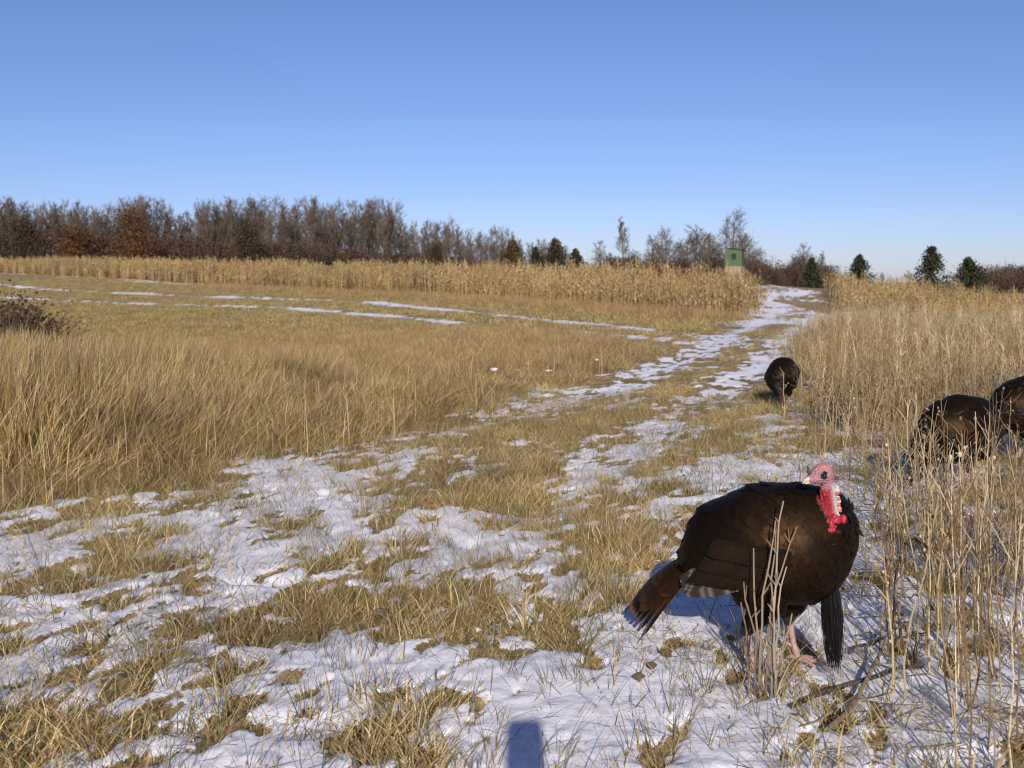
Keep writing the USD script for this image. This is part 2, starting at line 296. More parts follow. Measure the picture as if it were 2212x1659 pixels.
mat('ground_mix', {'a': ('attribute', {'attribute': 'col'}), 'sep': ('separate_color', {}), 'g': ('geometry', {}),
    'n1': ('noise_texture', {'scale': 9.0, 'detail': 6.0, 'roughness': .65}), 'n2': ('noise_texture', {'scale': .55, 'detail': 4.0}), 'n3': ('noise_texture', {'scale': 45.0, 'detail': 4.0}),
    'straw': ('rgb_ramp', {'ramp': [(.25, (.10, .066, .030)), (.48, (.26, .18, .080)), (.62, (.38, .275, .125)), (.8, (.48, .37, .19))]}),
    'olive': ('rgb_ramp', {'ramp': [(.25, (.18, .13, .050)), (.5, (.30, .23, .090)), (.75, (.40, .31, .13))]}),
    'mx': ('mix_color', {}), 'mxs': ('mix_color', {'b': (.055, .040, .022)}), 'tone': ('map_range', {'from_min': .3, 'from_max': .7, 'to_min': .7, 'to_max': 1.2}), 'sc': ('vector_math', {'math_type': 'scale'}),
    'sn': ('rgb_ramp', {'ramp': [(.25, (.58, .59, .64)), (.5, (.73, .73, .775)), (.7, (.80, .80, .835))]}), 'mx2': ('mix_color', {}),
    'rag': ('math', {'math_type': 'multiply_add', 'value2': .9, 'value3': -.45}), 'rag2': ('math', {'math_type': 'multiply_add', 'value2': 1.3}), 'n4': ('noise_texture', {'scale': 60.0, 'detail': 3.0}), 'sh': ('math', {'math_type': 'subtract', 'value2': .65}), 'ad': ('math', {'math_type': 'add', 'use_clamp': True}),
    'edge': ('map_range', {'range_type': 'smoothstep', 'from_min': .28, 'from_max': .62, 'to_min': 0., 'to_max': 1.}),
    'b': ('bump', {'strength': .18, 'distance': .02}), 'p': ('principled_bsdf', {'roughness': .85, 'specular_ior_level': .2})},
    [('a.color', 'sep.color'), ('g.position', 'n1.vector'), ('g.position', 'n2.vector'), ('g.position', 'n3.vector'), ('n1.fac', 'straw.fac'), ('n1.fac', 'olive.fac'), ('sep.b', 'mx.fac'),
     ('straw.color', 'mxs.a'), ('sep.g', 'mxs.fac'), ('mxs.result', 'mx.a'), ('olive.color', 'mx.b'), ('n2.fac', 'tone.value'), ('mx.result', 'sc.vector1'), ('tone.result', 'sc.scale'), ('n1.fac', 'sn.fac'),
     ('n1.fac', 'rag.value1'), ('g.position', 'n4.vector'), ('n4.fac', 'rag2.value1'), ('rag.value', 'rag2.value3'), ('rag2.value', 'sh.value1'), ('sep.r', 'ad.value1'), ('sh.value', 'ad.value2'), ('ad.value', 'edge.value'), ('edge.result', 'mx2.fac'), ('sc.vector', 'mx2.a'), ('sn.color', 'mx2.b'), ('mx2.result', 'p.base_color'),
     ('n3.fac', 'b.height'), ('b.normal', 'p.normal')])
gv, gf, ga = build_ground()
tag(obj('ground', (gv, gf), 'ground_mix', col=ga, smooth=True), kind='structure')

# ------------------------------------------------------------------ trees of the wood line
def grow(rng, H, trunk_r, spread, levels, crown_from=.25, twig=.036, upright=.5, lean=0.0):
    tr, cr = Soup(), Soup()
    kids = []
    n = 9; t = np.linspace(0, 1, n)
    wob = np.cumsum(rng.normal(0, .012 * H, (n, 2)), 0) * t[:, None]
    pts = np.stack([wob[:, 0] + lean * H * t ** 2, wob[:, 1], H * .93 * t - .15], 1)
    v, f = tube(pts, trunk_r * (1 - .9 * t) + twig, 6); tr.add(v, f, (.12, .095, .08))
    def branch(p0, d, L, r, lev):
        k = 4 if lev < levels else 3
        tt = np.linspace(0, 1, k); P = [p0]
        dd = d.copy()
        for q in range(k - 1):
            dd = dd + rng.normal(0, .13, 3) + np.array([0, 0, .10 + .1 * upright]); dd /= np.linalg.norm(dd); P.append(P[-1] + dd * L / (k - 1))
        P = np.array(P); v, f = tube(P, np.maximum(r * (1 - .75 * tt), twig * .6), 3, cap=False)
        g = .9 + .35 * rng.random(); cr.add(v, f, np.array((.115, .088, .066)) * g)
        if lev >= levels: return
        for q in range(int(rng.integers(4, 7))):
            u = rng.uniform(.25, 1); i = min(int(u * (k - 1)), k - 2); w = u * (k - 1) - i
            o = P[i] * (1 - w) + P[i + 1] * w
            side = rng.normal(0, 1, 3); nd = dd * (.55 + .5 * upright) + side / np.linalg.norm(side) * .75; nd /= np.linalg.norm(nd)
            branch(o, nd, L * rng.uniform(.45, .68), max(r * .5, twig * .7), lev + 1)
    for q in range(int(H * 1.7) + 6):
        u = crown_from + (1 - crown_from) * (q + rng.random()) / (int(H * 1.7) + 6)
        i = min(int(u * (n - 1)), n - 2); w = u * (n - 1) - i; o = pts[i] * (1 - w) + pts[i + 1] * w
        az = q * 2.4 + rng.uniform(-.5, .5); el = rng.uniform(.35, .9) + .35 * upright
        d = np.array([math.cos(az) * math.cos(el), math.sin(az) * math.cos(el), math.sin(el)])
        branch(o, d, spread * (1.15 - u * .75) * rng.uniform(.7, 1.15), trunk_r * .36 * (1.1 - u), 1)
    return tr.get(), cr.get()
def leaf_quads(rng, P, size, cols, flat=.4):
    n = len(P); a = rng.normal(0, 1, (n, 3)); a[:, 2] *= flat; a /= np.linalg.norm(a, axis=1, keepdims=True)
    b = np.cross(a, rng.normal(0, 1, (n, 3))); b /= np.linalg.norm(b, axis=1, keepdims=True)
    s = (size * rng.uniform(.6, 1.3, n))[:, None]
    V = np.stack([P - a * s, P + b * s * .6, P + a * s, P - b * s * .6], 1).reshape(-1, 3)
    k = np.arange(n)[:, None] * 4
    return V, np.hstack([k, k + 1, k + 2, k + 3]), np.repeat(cols, 4, 0)
def make_tree(name, loc, rz, scale, seed, **kw):
    rng = np.random.default_rng(seed); t, c = grow(rng, **kw)
    p = thing(name, loc, rz, scale)
    obj('trunk', t[:2], 'bark', p, col=t[2]); obj('crown', c[:2], 'bark', p, col=c[2])
    return p
VAR = [dict(H=14, trunk_r=.19, spread=4.2, levels=3, crown_from=.22, upright=.7), dict(H=14, trunk_r=.17, spread=3.3, levels=3, crown_from=.35, upright=.9), dict(H=14, trunk_r=.22, spread=5.0, levels=3, crown_from=.18, upright=.45),
       dict(H=14, trunk_r=.15, spread=2.8, levels=3, crown_from=.42, upright=1.0), dict(H=14, trunk_r=.18, spread=3.8, levels=3, crown_from=.15, upright=.6), dict(H=14, trunk_r=.2, spread=4.4, levels=3, crown_from=.3, upright=.8), dict(H=14, trunk_r=.16, spread=3.0, levels=3, crown_from=.5, upright=.85, lean=.06), dict(H=14, trunk_r=.21, spread=5.2, levels=3, crown_from=.28, upright=.35), dict(H=14, trunk_r=.14, spread=3.6, levels=3, crown_from=.25, upright=1.1, lean=-.05)]
tree_src = {}
def bare_tree(px, top, Y, var, label, group=None, wide=1.0):
    x, zt = spot(px, Y, top); zb = float(ground_z(x, Y)[0])
    s = max(zt - zb, 2.0) / 14.0; loc = (x, Y, zb); rz_ = float(RNG.uniform(0, 360)); sc = (s * wide, s * wide, s)
    if var in tree_src: p = copy_of(tree_src[var], 'bare_tree', loc, rz_, sc)
    else: p = tree_src[var] = make_tree('bare_tree', loc, rz_, sc, 100 + var, **VAR[var])
    return tag(p, label, 'tree', group)
SKY_X = [0, 60, 130, 200, 240, 290, 340, 370, 400, 440, 500, 540, 600, 650, 700, 740, 800, 840, 870, 920, 980, 1020, 1080, 1130, 1200, 1240, 1275]
SKY_Y = [430, 432, 440, 438, 452, 424, 428, 458, 466, 440, 432, 430, 440, 432, 436, 440, 430, 440, 468, 485, 480, 500, 492, 510, 525, 545, 560]
px = -40.0; k = 0
def wood_label(px, row):
    where = ['at the far left of the wood line', 'around the leftmost rusty oak', 'around the tallest rusty oak', 'between the tallest rusty oak and the drab oak', 'around the drab oak', 'in the tall middle stretch of the wood line', 'where the wood line starts to drop', 'in the low right end of the wood line'][int(np.searchsorted([100, 215, 350, 460, 590, 840, 1010], px))]
    return ('tall bare grey tree ', 'bare grey tree in the second row ')[row] + where
while px < 1275:
    Y = np.interp(px, [0, 600, 1275], [175, 205, 290]) + RNG.uniform(-6, 6)
    top = np.interp(px, SKY_X, SKY_Y) + RNG.uniform(-2, 16)
    bare_tree(px, top, Y, k % 9, wood_label(px, 0), 'bare trees of the left wood line', wide=.75 + .25 * RNG.random()); k += 1
    bare_tree(px + RNG.uniform(-8, 8), top + RNG.uniform(8, 45), Y + RNG.uniform(8, 25), (k * 2 + 4) % 9, wood_label(px, 1), 'bare trees of the left wood line')
    px += RNG.uniform(10, 17)
for px_, top, Y, var, wide, lab in [
    (1345, 474, 150, 3, .75, 'slim pale bare tree standing alone above its neighbours, right of the rusty cedars'),
    (1296, 522, 170, 4, 1.0, 'low bare tree left of the slim pale lone tree'), (1405, 512, 150, 0, 1.0, 'rounded bare tree just right of the slim pale lone tree'),
    (1442, 503, 155, 2, .9, 'bare tree second to the right of the slim pale lone tree'), (1500, 493, 140, 5, 1.0, 'dense bare tree left of the green hunting blind'),
    (1538, 505, 135, 4, .9, 'bare tree close to the left side of the green hunting blind'), (1583, 468, 120, 2, .8, 'tallest bare tree rising straight behind the green hunting blind'),
    (1612, 512, 125, 0, .8, 'bare tree behind the right shoulder of the green hunting blind'), (1735, 530, 140, 4, 1.1, 'bare tree right of the gap at the top of the track'),
    (1712, 555, 145, 0, 1.1, 'low bare tree at the right edge of the gap above the track'), (1775, 545, 150, 3, .9, 'thin bare tree right behind the cedar beside the track'),
    (1965, 585, 170, 4, 1.0, 'small bare tree left of the largest dark cedar'), (2150, 585, 200, 0, 1.2, 'low distant bare tree right of the last cedar'), (2185, 590, 205, 2, 1.2, 'low distant bare tree at the right edge of the picture'),
    (1905, 590, 170, 5, .9, 'tiny bare tree between the two cedars on the right')]:
    bare_tree(px_, top, Y, var, lab, wide=wide * 1.4)
for q, (px_, top, Y, var) in enumerate([(1318, 540, 165, 1), (1365, 535, 160, 5), (1425, 520, 165, 1), (1462, 520, 158, 0), (1485, 512, 150, 2), (1518, 502, 145, 0), (1552, 520, 130, 5), (1600, 500, 132, 1), (1630, 535, 128, 2), (1725, 545, 150, 5), (1748, 550, 148, 2)]):
    bare_tree(px_, top + 8, Y, var, 'low bushy bare tree in the thin line of trees behind the hunting blind' if px_ < 1700 else 'low bushy bare tree right of the gap above the track', 'bushy bare trees behind the blind' if px_ < 1700 else 'bushy bare trees right of the gap', wide=1.9)
def oak(px, top, Y, w, label, seed, cols):
    rng = np.random.default_rng(seed); x, zt = spot(px, Y, top); zb = float(ground_z(x, Y)[0]); H = zt - zb
    p = thing('leafy_oak', (x, Y, zb)); t, c = grow(rng, H * .9, .24, w * .75, 2, .15, .03, .5)
    obj('trunk', t[:2], 'bark', p, col=t[2]); obj('limbs', c[:2], 'bark', p, col=c[2])
    n = 5200; cen = np.stack([rng.normal(0, .33, 46) * w, rng.normal(0, .33, 46) * w, H * (.22 + .62 * rng.random(46))], 1); cen[:, :2] *= (1.25 - cen[:, 2:] / H)
    P = cen[rng.integers(0, 46, n)] + rng.normal(0, 1, (n, 3)) * (.17 * w, .17 * w, .075 * H)
    P = P[P[:, 2] > .3]; v, f, cc = leaf_quads(rng, P, .17, pick(rng, len(P), cols))
    obj('crown', (v, f), 'foliage', p, col=Soup().add(v, f, cc).get()[2]); return tag(p, label, 'tree')
RUST = [((.13, .062, .022), 4), ((.085, .05, .025), 3), ((.17, .085, .03), 1)]; DRAB = [((.085, .06, .03), 4), ((.06, .047, .03), 3)]
oak(160, 478, 160, 4.2, 'rusty brown oak keeping its leaves, leftmost of the two rusty oaks', 1, RUST)
oak(285, 442, 165, 5.2, 'tallest rusty brown oak keeping its leaves, at the left of the wood line', 2, RUST)
oak(525, 468, 185, 4.2, 'drab brown leafy oak among the bare trees', 3, DRAB); oak(40, 455, 165, 5.5, 'dark drab leafy oak at the left edge of the picture', 4, DRAB)
oak(940, 520, 230, 3.6, 'low drab brown leafy tree where the wood line starts to drop', 5, DRAB)
def cedar(px, top, Y, w, label, seed, cols):
    rng = np.random.default_rng(seed); x, zt = spot(px, Y, top); zb = float(ground_z(x, Y)[0]); H = zt - zb
    p = thing('cedar_tree', (x, Y, zb)); t = np.linspace(0, 1, 6)
    v, f = tube(np.stack([.1 * t, 0 * t, H * .97 * t - .1], 1), .13 * (1 - .9 * t) + .01, 6); obj('trunk', (v, f), 'bark', p, col=np.tile((.10, .07, .05), (len(v), 1)))
    P = []
    for q in range(95):
        u = rng.random() ** .8; z = H * (.06 + .93 * u); R = w * .5 * ((1 - u) ** 1.0 * .95 + .06) * rng.uniform(.55, 1.15); az = rng.uniform(0, 6.28)
        m = 42; s = rng.random((m, 1)); P.append(np.hstack([s * R * math.cos(az), s * R * math.sin(az), z + s * R * .35]) + rng.normal(0, 1, (m, 3)) * (.045 * w + .06) * (1.1 - .75 * u))
    P = np.vstack(P); v, f, cc = leaf_quads(rng, P, .12, pick(rng, len(P), cols), 1.5)
    obj('crown', (v, f), 'foliage', p, col=cc); return tag(p, label, 'tree')
CR = [((.10, .055, .022), 3), ((.07, .05, .022), 3)]; CG = [((.035, .042, .018), 4), ((.055, .05, .022), 2), ((.022, .028, .014), 2)]
cedar(1108, 522, 112, 6.0, 'rust coloured cedar, leftmost of the cedar row behind the corn', 11, CR); cedar(1158, 534, 118, 3.6, 'small narrow cedar right of the rust coloured cedar', 12, CG)
cedar(1199, 519, 112, 6.4, 'broad brown green cedar in the middle of the cedar row behind the corn', 13, CR + CG); cedar(1243, 540, 112, 3.8, 'small dark cedar at the right end of the cedar row behind the corn', 14, CG)
cedar(1754, 558, 100, 2.6, 'dark cedar beside the top of the track, nearest the gap', 15, CG); cedar(1857, 553, 112, 4.4, 'small dark cedar with a thin spire, second right of the track', 16, CG)
cedar(2012, 533, 105, 5.2, 'largest dark cedar, on the right above the weeds', 17, CG); cedar(2092, 560, 100, 5.4, 'broad low dark cedar right of the largest cedar', 18, CG)
# undergrowth along the foot of the wood: one mass
def brush_proto(seed, leafy):
    rng = np.random.default_rng(seed); s = Soup()
    for q in range(190):
        az = rng.uniform(0, 6.28); el = rng.uniform(.5, 1.5); L = rng.uniform(1.0, 3.4) * rng.uniform(.7, 1); o = np.append(rng.normal(0, .8, 2), 0)
        d = np.array([math.cos(az) * math.cos(el), math.sin(az) * math.cos(el), math.sin(el)]); P = o + d * L * np.linspace(0, 1, 4)[:, None] + rng.normal(0, .08, (4, 3))
        v, f = tube(P, np.array([.028, .022, .015, .007]), 3, False); s.add(v, f, np.array((.095, .062, .042)) * rng.uniform(.7, 1.2))
    n = leafy; P = np.stack([rng.normal(0, .9, n), rng.normal(0, .9, n), 2.6 * rng.random(n) ** 1.4], 1)
    v, f, c = leaf_quads(rng, P, .11, pick(rng, n, [((.10, .055, .032), 3), ((.08, .06, .045), 3)])); s.add(v, f, c)
    return s.get()
bp, bs = [], []
for q in range(620):
    px_ = RNG.uniform(-60, 1290); Y = np.interp(px_, [0, 600, 1275], [170, 200, 285]) + RNG.uniform(-9, 22); bp.append((spot(px_, Y), Y)); bs.append(RNG.uniform(.9, 2.3) * np.interp(px_, [0, 800, 1275], [1.25, 1.1, .8]))
for q in range(190):
    px_ = RNG.uniform(1285, 1690); Y = RNG.uniform(120, 165); bp.append((spot(px_, Y), Y)); bs.append(RNG.uniform(.6, 1.35) * np.interp(px_, [1285, 1330, 1600, 1690], [.6, 1.0, 1.0, .5]))
for q in range(60):
    px_ = RNG.uniform(1600, 1680); Y = RNG.uniform(105, 125); bp.append((spot(px_, Y), Y)); bs.append(RNG.uniform(.6, 1.1) * np.interp(px_, [1600, 1680], [1.25, .5]))
for q in range(70):
    px_ = RNG.choice([RNG.uniform(1690, 1790), RNG.uniform(2110, 2260)]); Y = RNG.uniform(135, 170); bp.append((spot(px_, Y), Y)); bs.append(RNG.uniform(.7, 1.5))
bp = np.array(bp); bpos = np.column_stack([bp, ground_z(bp[:, 0], bp[:, 1]) - .05])
instancer('undergrowth', [brush_proto(31, 700), brush_proto(32, 300), brush_proto(33, 1100)], 'foliage', bpos, RNG.integers(0, 3, len(bpos)), RNG.uniform(0, 6.28, len(bpos)), np.array(bs),
          'grey brown leafless undergrowth along the foot of the distant trees', 'undergrowth', part='shrub')

# ------------------------------------------------------------------ hunting blind on the crest
def box(sx, sy, sz, at=(0, 0, 0), bevel=0.0):
    m = trimesh.creation.box((sx, sy, sz)); m.apply_translation(at); return m
BX, BY = spot(1587, 95), 95.0; BZ = float(ground_z(BX, BY)[0])
fl = 2.72 - BZ       # floor height above ground
bl = thing('hunting_blind', (BX, BY, BZ), -22)
tag(bl, 'green wooden hunting blind on stilts with a dark flat roof, rising above the corn', 'hunting blind')
W = 1.42
for sx in (-1, 1):
    for sy in (-1, 1): obj('leg', box(.1, .1, fl + .25, (sx * (W / 2 - .08), sy * (W / 2 - .08), (fl + .25) / 2 - .25)), 'grey_timber', bl)
obj('floor', box(W + .06, W + .06, .06, (0, 0, fl - .03)), 'grey_timber', bl)
wh = 1.5
def wall_with_hole(w, h, hx, hz, hw, hh, t=.03):
    a = manifold3d.Manifold.cube((w, t, h), True); b = manifold3d.Manifold.cube((hw, .3, hh), True).translate((hx, 0, hz)); return (a - b).translate((0, 0, fl + h / 2))
front = wall_with_hole(W, wh, .05, .12, .38, .5).translate((0, -W / 2, 0)); obj('wall', front, 'green_paint', bl)
obj('wall', wall_with_hole(W, wh, 0, .12, .5, .4).translate((0, W / 2, 0)), 'green_paint', bl)
for s in (-1, 1): obj('wall', wall_with_hole(W - .032, wh, .1 * s, .1, .55, .7).rotate((0, 0, 90)).translate((s * W / 2, 0, 0)), 'green_paint', bl)
wf = obj('window', trimesh.util.concatenate([box(.46, .03, .05, (.05, -W / 2 - .03, fl + wh / 2 + .12 + s * .27)) for s in (-1, 1)] + [box(.05, .03, .5, (.05 + s * .21, -W / 2 - .031, fl + wh / 2 + .12)) for s in (-1, 1)]), 'green_paint', bl)
obj('dark_inside_panel', box(.37, .012, .49, (.05, -W / 2 + .05, fl + wh / 2 + .12)), 'dark_opening', wf)  # dark sheet behind the window hole, painted shade of the interior
obj('side_dark_inside_panel', box(.012, .54, .69, (W / 2 - .05, .1, fl + wh / 2 + .1)), 'dark_opening', bl)  # same painted interior shade behind the side opening
obj('corner_post', box(.07, .07, wh, (W / 2 + .02, -W / 2 - .02, fl + wh / 2)), 'green_paint', bl); obj('corner_post', box(.07, .07, wh, (-W / 2 - .02, -W / 2 - .02, fl + wh / 2)), 'green_paint', bl)
rf = box(W + .26, W + .26, .09); rf.apply_transform(trimesh.transformations.rotation_matrix(.06, (0, 1, 0))); rf.apply_translation((0, 0, fl + wh + .08)); obj('roof', rf, 'dark_roof', bl)
for q in range(4): obj('skirt_board', box(W / 4 - .02, .025, fl * .75, (-W / 2 + W / 8 + q * W / 4, -W / 2 + .03, fl - .06 - fl * .375)), 'weathered_ply', bl)
for s in (-1, 1): obj('ladder_rail', box(.05, .05, fl + .3, (-.28 * 1 + s * .2, W / 2 + .15, (fl - .3) / 2)), 'grey_timber', bl)
for q in range(4): obj('ladder_rung', box(.36, .04, .05, (-.28, W / 2 + .15, .3 + q * .38)), 'grey_timber', bl)

# ------------------------------------------------------------------ standing corn
STALK = [((.50, .365, .165), 4), ((.42, .29, .12), 3), ((.57, .45, .24), 2), ((.29, .185, .08), 1.5)]
def corn_proto(seed):
    rng = np.random.default_rng(seed); s = Soup()
    for st in range(3):
        H = rng.uniform(1.45, 1.95); o = np.array([(st - 1) * .22 + rng.normal(0, .03), rng.normal(0, .05), 0]); az = rng.uniform(0, 6.28); ln = rng.uniform(.0, .1)
        t = np.linspace(0, 1, 4); P = o + np.stack([math.cos(az) * ln * t ** 2 * H, math.sin(az) * ln * t ** 2 * H, t * H], 1)
        v, f = tube(P, .014 * (1 - .6 * t) + .003, 4, False); base = pick(rng, 1, STALK)[0]; s.add(v, f, base * .85)
        n = 9; u = rng.uniform(.15, .92, n); root = o + np.stack([np.cos(az) * ln * u ** 2 * H, np.sin(az) * ln * u ** 2 * H, u * H], 1)
        v, f, c = blades(rng, root, rng.uniform(.35, .7, n), rng.uniform(0, 6.28, n), rng.uniform(.3, .8, n), rng.uniform(.035, .06, n), pick(rng, n, STALK), rng.uniform(1.6, 2.9, n), 5); s.add(v, f, c)
        v, f, c = blades(rng, np.tile(P[-1], (4, 1)), rng.uniform(.12, .25, 4), rng.uniform(0, 6.28, 4), rng.uniform(.1, .5, 4), np.full(4, .02), pick(rng, 4, STALK), np.full(4, .5), 2); s.add(v, f, c)
        if rng.random() < .7:
            e = P[2] + (.04, .02, -.25); v, f = tube(np.array([e, e + (.03, 0, -.1), e + (.05, .0, -.2)]), [.015, .028, .012], 5); s.add(v, f, (.55, .44, .24))
    return s.get()
CP = [corn_proto(200 + q) for q in range(8)]
def inside(x, y, poly):
    from matplotlib.path import Path
    return Path(poly).contains_points(np.stack([x, y], 1))
def in_poly(x, y, poly):
    p = np.array(poly); c = np.zeros(len(x), bool)
    for (x0, y0), (x1, y1) in zip(p, np.roll(p, -1, 0)):
        hit = ((y0 > y) != (y1 > y)) & (x < (x1 - x0) * (y - y0) / (y1 - y0 + 1e-12) + x0); c ^= hit
    return c
def corn_field(name, edge, poly, n_deep, hscale, label, along):
    """Rows parallel to the field's front edge; thinned with depth."""
    rng = np.random.default_rng(hash_(name)); e = np.array(edge, float); P = []
    a0, b0 = np.array(poly).min(0), np.array(poly).max(0)
    ang = math.radians(along); ux = np.array([math.cos(ang), math.sin(ang)]); uy = np.array([-ux[1], ux[0]])
    us = np.arange(-230, 230, .62); vs = np.arange(-230, 230, .76)
    U, V = np.meshgrid(us, vs, indexing='ij'); X = U * ux[0] + V * uy[0] + 0; Y = U * ux[1] + V * uy[1] + 80
    X, Y = X.ravel(), Y.ravel(); k = (np.abs(X) < Y * .56 + 3) & (X > a0[0]) & (X < b0[0]) & (Y > a0[1]) & (Y < b0[1]); X, Y = X[k], Y[k]
    k = in_poly(X, Y, poly); X, Y = X[k], Y[k]
    d = seg_dist(X, Y, edge); keep = rng.random(len(X)) < np.interp(d, [0, 6, 14, 40, 120], [1, .9, .45, .2, .1]) ; X, Y = X[keep], Y[keep]
    X = X + rng.normal(0, .08, len(X)); Y = Y + rng.normal(0, .05, len(X)); Z = ground_z(X, Y) - .02
    s = rng.uniform(.66, 1.14, len(X)) * hscale * np.interp(Y, [42, 62, 100], [.80, .90, 1.04]) * (.82 + .36 * fbm(np.stack([X * .35, Y * .35, 0 * X], -1), 2, 71))
    print(name, len(X))
    instancer(name, CP, 'corn_leaf', np.column_stack([X, Y, Z]), rng.integers(0, len(CP), len(X)), rng.normal(ang, .3, len(X)), np.column_stack([s * 1.15, s * 1.15, s]), label, 'corn', part='stalks', tilt=(np.where(rng.random(len(X)) < .07, rng.uniform(.3, .9, len(X)), np.abs(rng.normal(0, .07, len(X)))), rng.uniform(0, 6.28, len(X))))
def hash_(s): return sum((i + 1) * ord(c) for i, c in enumerate(s))
CORN_L_POLY = [(9.6, 42), (-3.2, 68), (-24, 91), (-68, 140), (-110, 176), (-104, 188), (-60, 153), (-17, 103), (4.5, 79), (13.6, 57)]
corn_field('corn_field', CORN_L[1:] + [], CORN_L_POLY, 30, 1.0, 'tall standing dry corn left of the track, in front of the wood', 120)
CORN_R_POLY = [(14.9, 46), (17.0, 55), (19.4, 64), (21.4, 72), (31, 68), (46, 60), (46, 49), (31, 45), (22, 43)]
corn_field('corn_field', [(21.4, 72), (14.9, 46), (22, 43), (31, 45), (46, 49)], CORN_R_POLY, 30, .80, 'lower bent dry corn right of the track, behind the weeds', 100)

# ------------------------------------------------------------------ grasses
STRAW = [((.47, .345, .145), 5), ((.62, .51, .29), 2.5), ((.27, .175, .062), 3.5), ((.18, .165, .045), 1.5), ((.10, .13, .035), .9)]
TALL = [((.48, .35, .145), 4), ((.66, .55, .32), 2), ((.34, .225, .085), 3), ((.17, .105, .04), 2), ((.26, .23, .095), .8)]
RUSTY = [((.43, .305, .14), 4), ((.345, .225, .10), 3), ((.52, .41, .215), 2), ((.25, .15, .066), 1)]
def tuft(seed, n, R, h0, h1, lean, curl, w, cols, green=0.0):
    rng = np.random.default_rng(seed); r = R * np.sqrt(rng.random(n)); a = rng.uniform(0, 6.28, n)
    root = np.stack([r * np.cos(a), r * np.sin(a), np.full(n, -.01)], 1)
    az = np.where(rng.random(n) < .6, a + rng.normal(0, .7, n), rng.uniform(0, 6.28, n))
    return blades(rng, root, rng.uniform(h0, h1, n), az, np.abs(rng.normal(lean, lean * .5, n)), rng.uniform(.6, 1.3, n) * w, pick(rng, n, cols), rng.uniform(curl * .4, curl * 1.5, n), 4)
MAT_T = [tuft(300 + q, 95, .10, .022, .075, .9, 1.4, .0044, STRAW) for q in range(7)] + [tuft(310 + q, 50, .08, .06, .15, .5, 1.0, .0042, STRAW) for q in range(2)]
LYING = [tuft(330 + q, 16, .22, .05, .16, 1.38, .25, .0036, STRAW) for q in range(4)]
SPRIG = [tuft(320 + q, 9, .05, .08, .24, .35, .7, .0032, [((.14, .15, .055), 3), ((.30, .23, .11), 3), ((.45, .36, .18), 2)]) for q in range(4)]
def scatter(n, r0, r1, half=30, power=1.0, rng=RNG):
    u = rng.random(n); r = (r0 ** (2 * power) + u * (r1 ** (2 * power) - r0 ** (2 * power))) ** (1 / (2 * power)); t = np.radians(rng.uniform(-half, half, n))
    return r * np.sin(t), r * np.cos(t)
def place(name, protos, x, y, scl, label, cat, matname='dry_grass', part='clump', rot=None, sink=0.0, tilt=None):
    z = ground_z(x, y) - sink
    idx = RNG.integers(0, len(protos), len(x)); rot = RNG.uniform(0, 6.28, len(x)) if rot is None else rot
    print(name, len(x))
    return instancer(name, protos, matname, np.column_stack([x, y, z]), idx, rot, scl, label, cat, part=part, tilt=tilt)
x1, y1 = scatter(26000, 1.9, 13); x2, y2 = scatter(15000, 12, 34, power=.6)
x, y = np.concatenate([x1, x2]), np.concatenate([y1, y2])
s = snow_mask(x, y); rutd = np.minimum(seg_dist(x, y, RUT_L), seg_dist(x, y, RUT_R))
k = (s < .72) & ~((y > 7.5) & (rutd < .34)) & (tall_left(x, y) < .35) & (weed_right(x, y) < 1.2 + (y < 6) * 2) & (RNG.random(len(x)) < np.where(y < 12, .74, .85) * (1.05 - s) ** np.where(y < 12, 1.5, 1.0))
x, y = x[k], y[k]
# whole clumps follow the size of their patch: taller in the middle of it
inner = np.clip(.6 + (.4 - snow_mask(x, y)) * 1.1, .5, 1.15) * RNG.uniform(.7, 1.3, len(x)) * np.interp(y, [6, 9, 14], [1.0, .8, .85])
place('grass', MAT_T, x, y, inner, 'short matted straw coloured grass between the snow patches of the track', 'grass', part='tuft')
x, y = scatter(3400, 1.9, 12); k = (tall_left(x, y) < .3); x, y = x[k], y[k]
place('grass', LYING, x, y, RNG.uniform(.6, 1.2, len(x)), 'flattened straws lying on the snow of the track', 'grass', part='straw', sink=-.035)
x, y = scatter(3000, 1.9, 12); k = (tall_left(x, y) < .2) & (weed_right(x, y) < 2.5); x, y = x[k], y[k]
place('grass', SPRIG, x, y, RNG.uniform(.6, 1.25, len(x)), 'thin single grass blades poking through the snow of the track', 'grass', part='sprig')
def tall_proto(seed, n, R, h0, h1, lean, cols, w=.005, curl=.5):
    rng = np.random.default_rng(seed); r = R * np.sqrt(rng.random(n)); a = rng.uniform(0, 6.28, n)
    root = np.stack([r * np.cos(a), r * np.sin(a), np.full(n, -.03)], 1); az = rng.normal(0.1, 1.6, n)
    V, F, C = blades(rng, root, h0 + (h1 - h0) * rng.random(n) ** .8, az, np.abs(rng.normal(lean, lean * .7, n)), rng.uniform(.6, 1.3, n) * w, pick(rng, n, cols), rng.uniform(0, curl * 2, n), 5)
    m = n // 3; r = R * np.sqrt(rng.random(m)); a = rng.uniform(0, 6.28, m); root = np.stack([r * np.cos(a), r * np.sin(a), np.full(m, -.03)], 1)
    v, f, c = blades(rng, root, rng.uniform(.2, .5, m) * h1, rng.uniform(0, 6.28, m), rng.uniform(.4, 1.2, m), np.full(m, w * 1.3), pick(rng, m, cols) * .8, rng.uniform(.5, 1.6, m), 4)
    return Soup().add(V, F, C).add(v, f, c).get()
TG = [tall_proto(400 + q, 30, .22, .38, 1.04, .12, TALL, w=.0088, curl=.25) for q in range(11)]
TF = [tall_proto(410 + q, 60, .5, .40, .95, .15, RUSTY, w=.012, curl=.3) for q in range(6)]
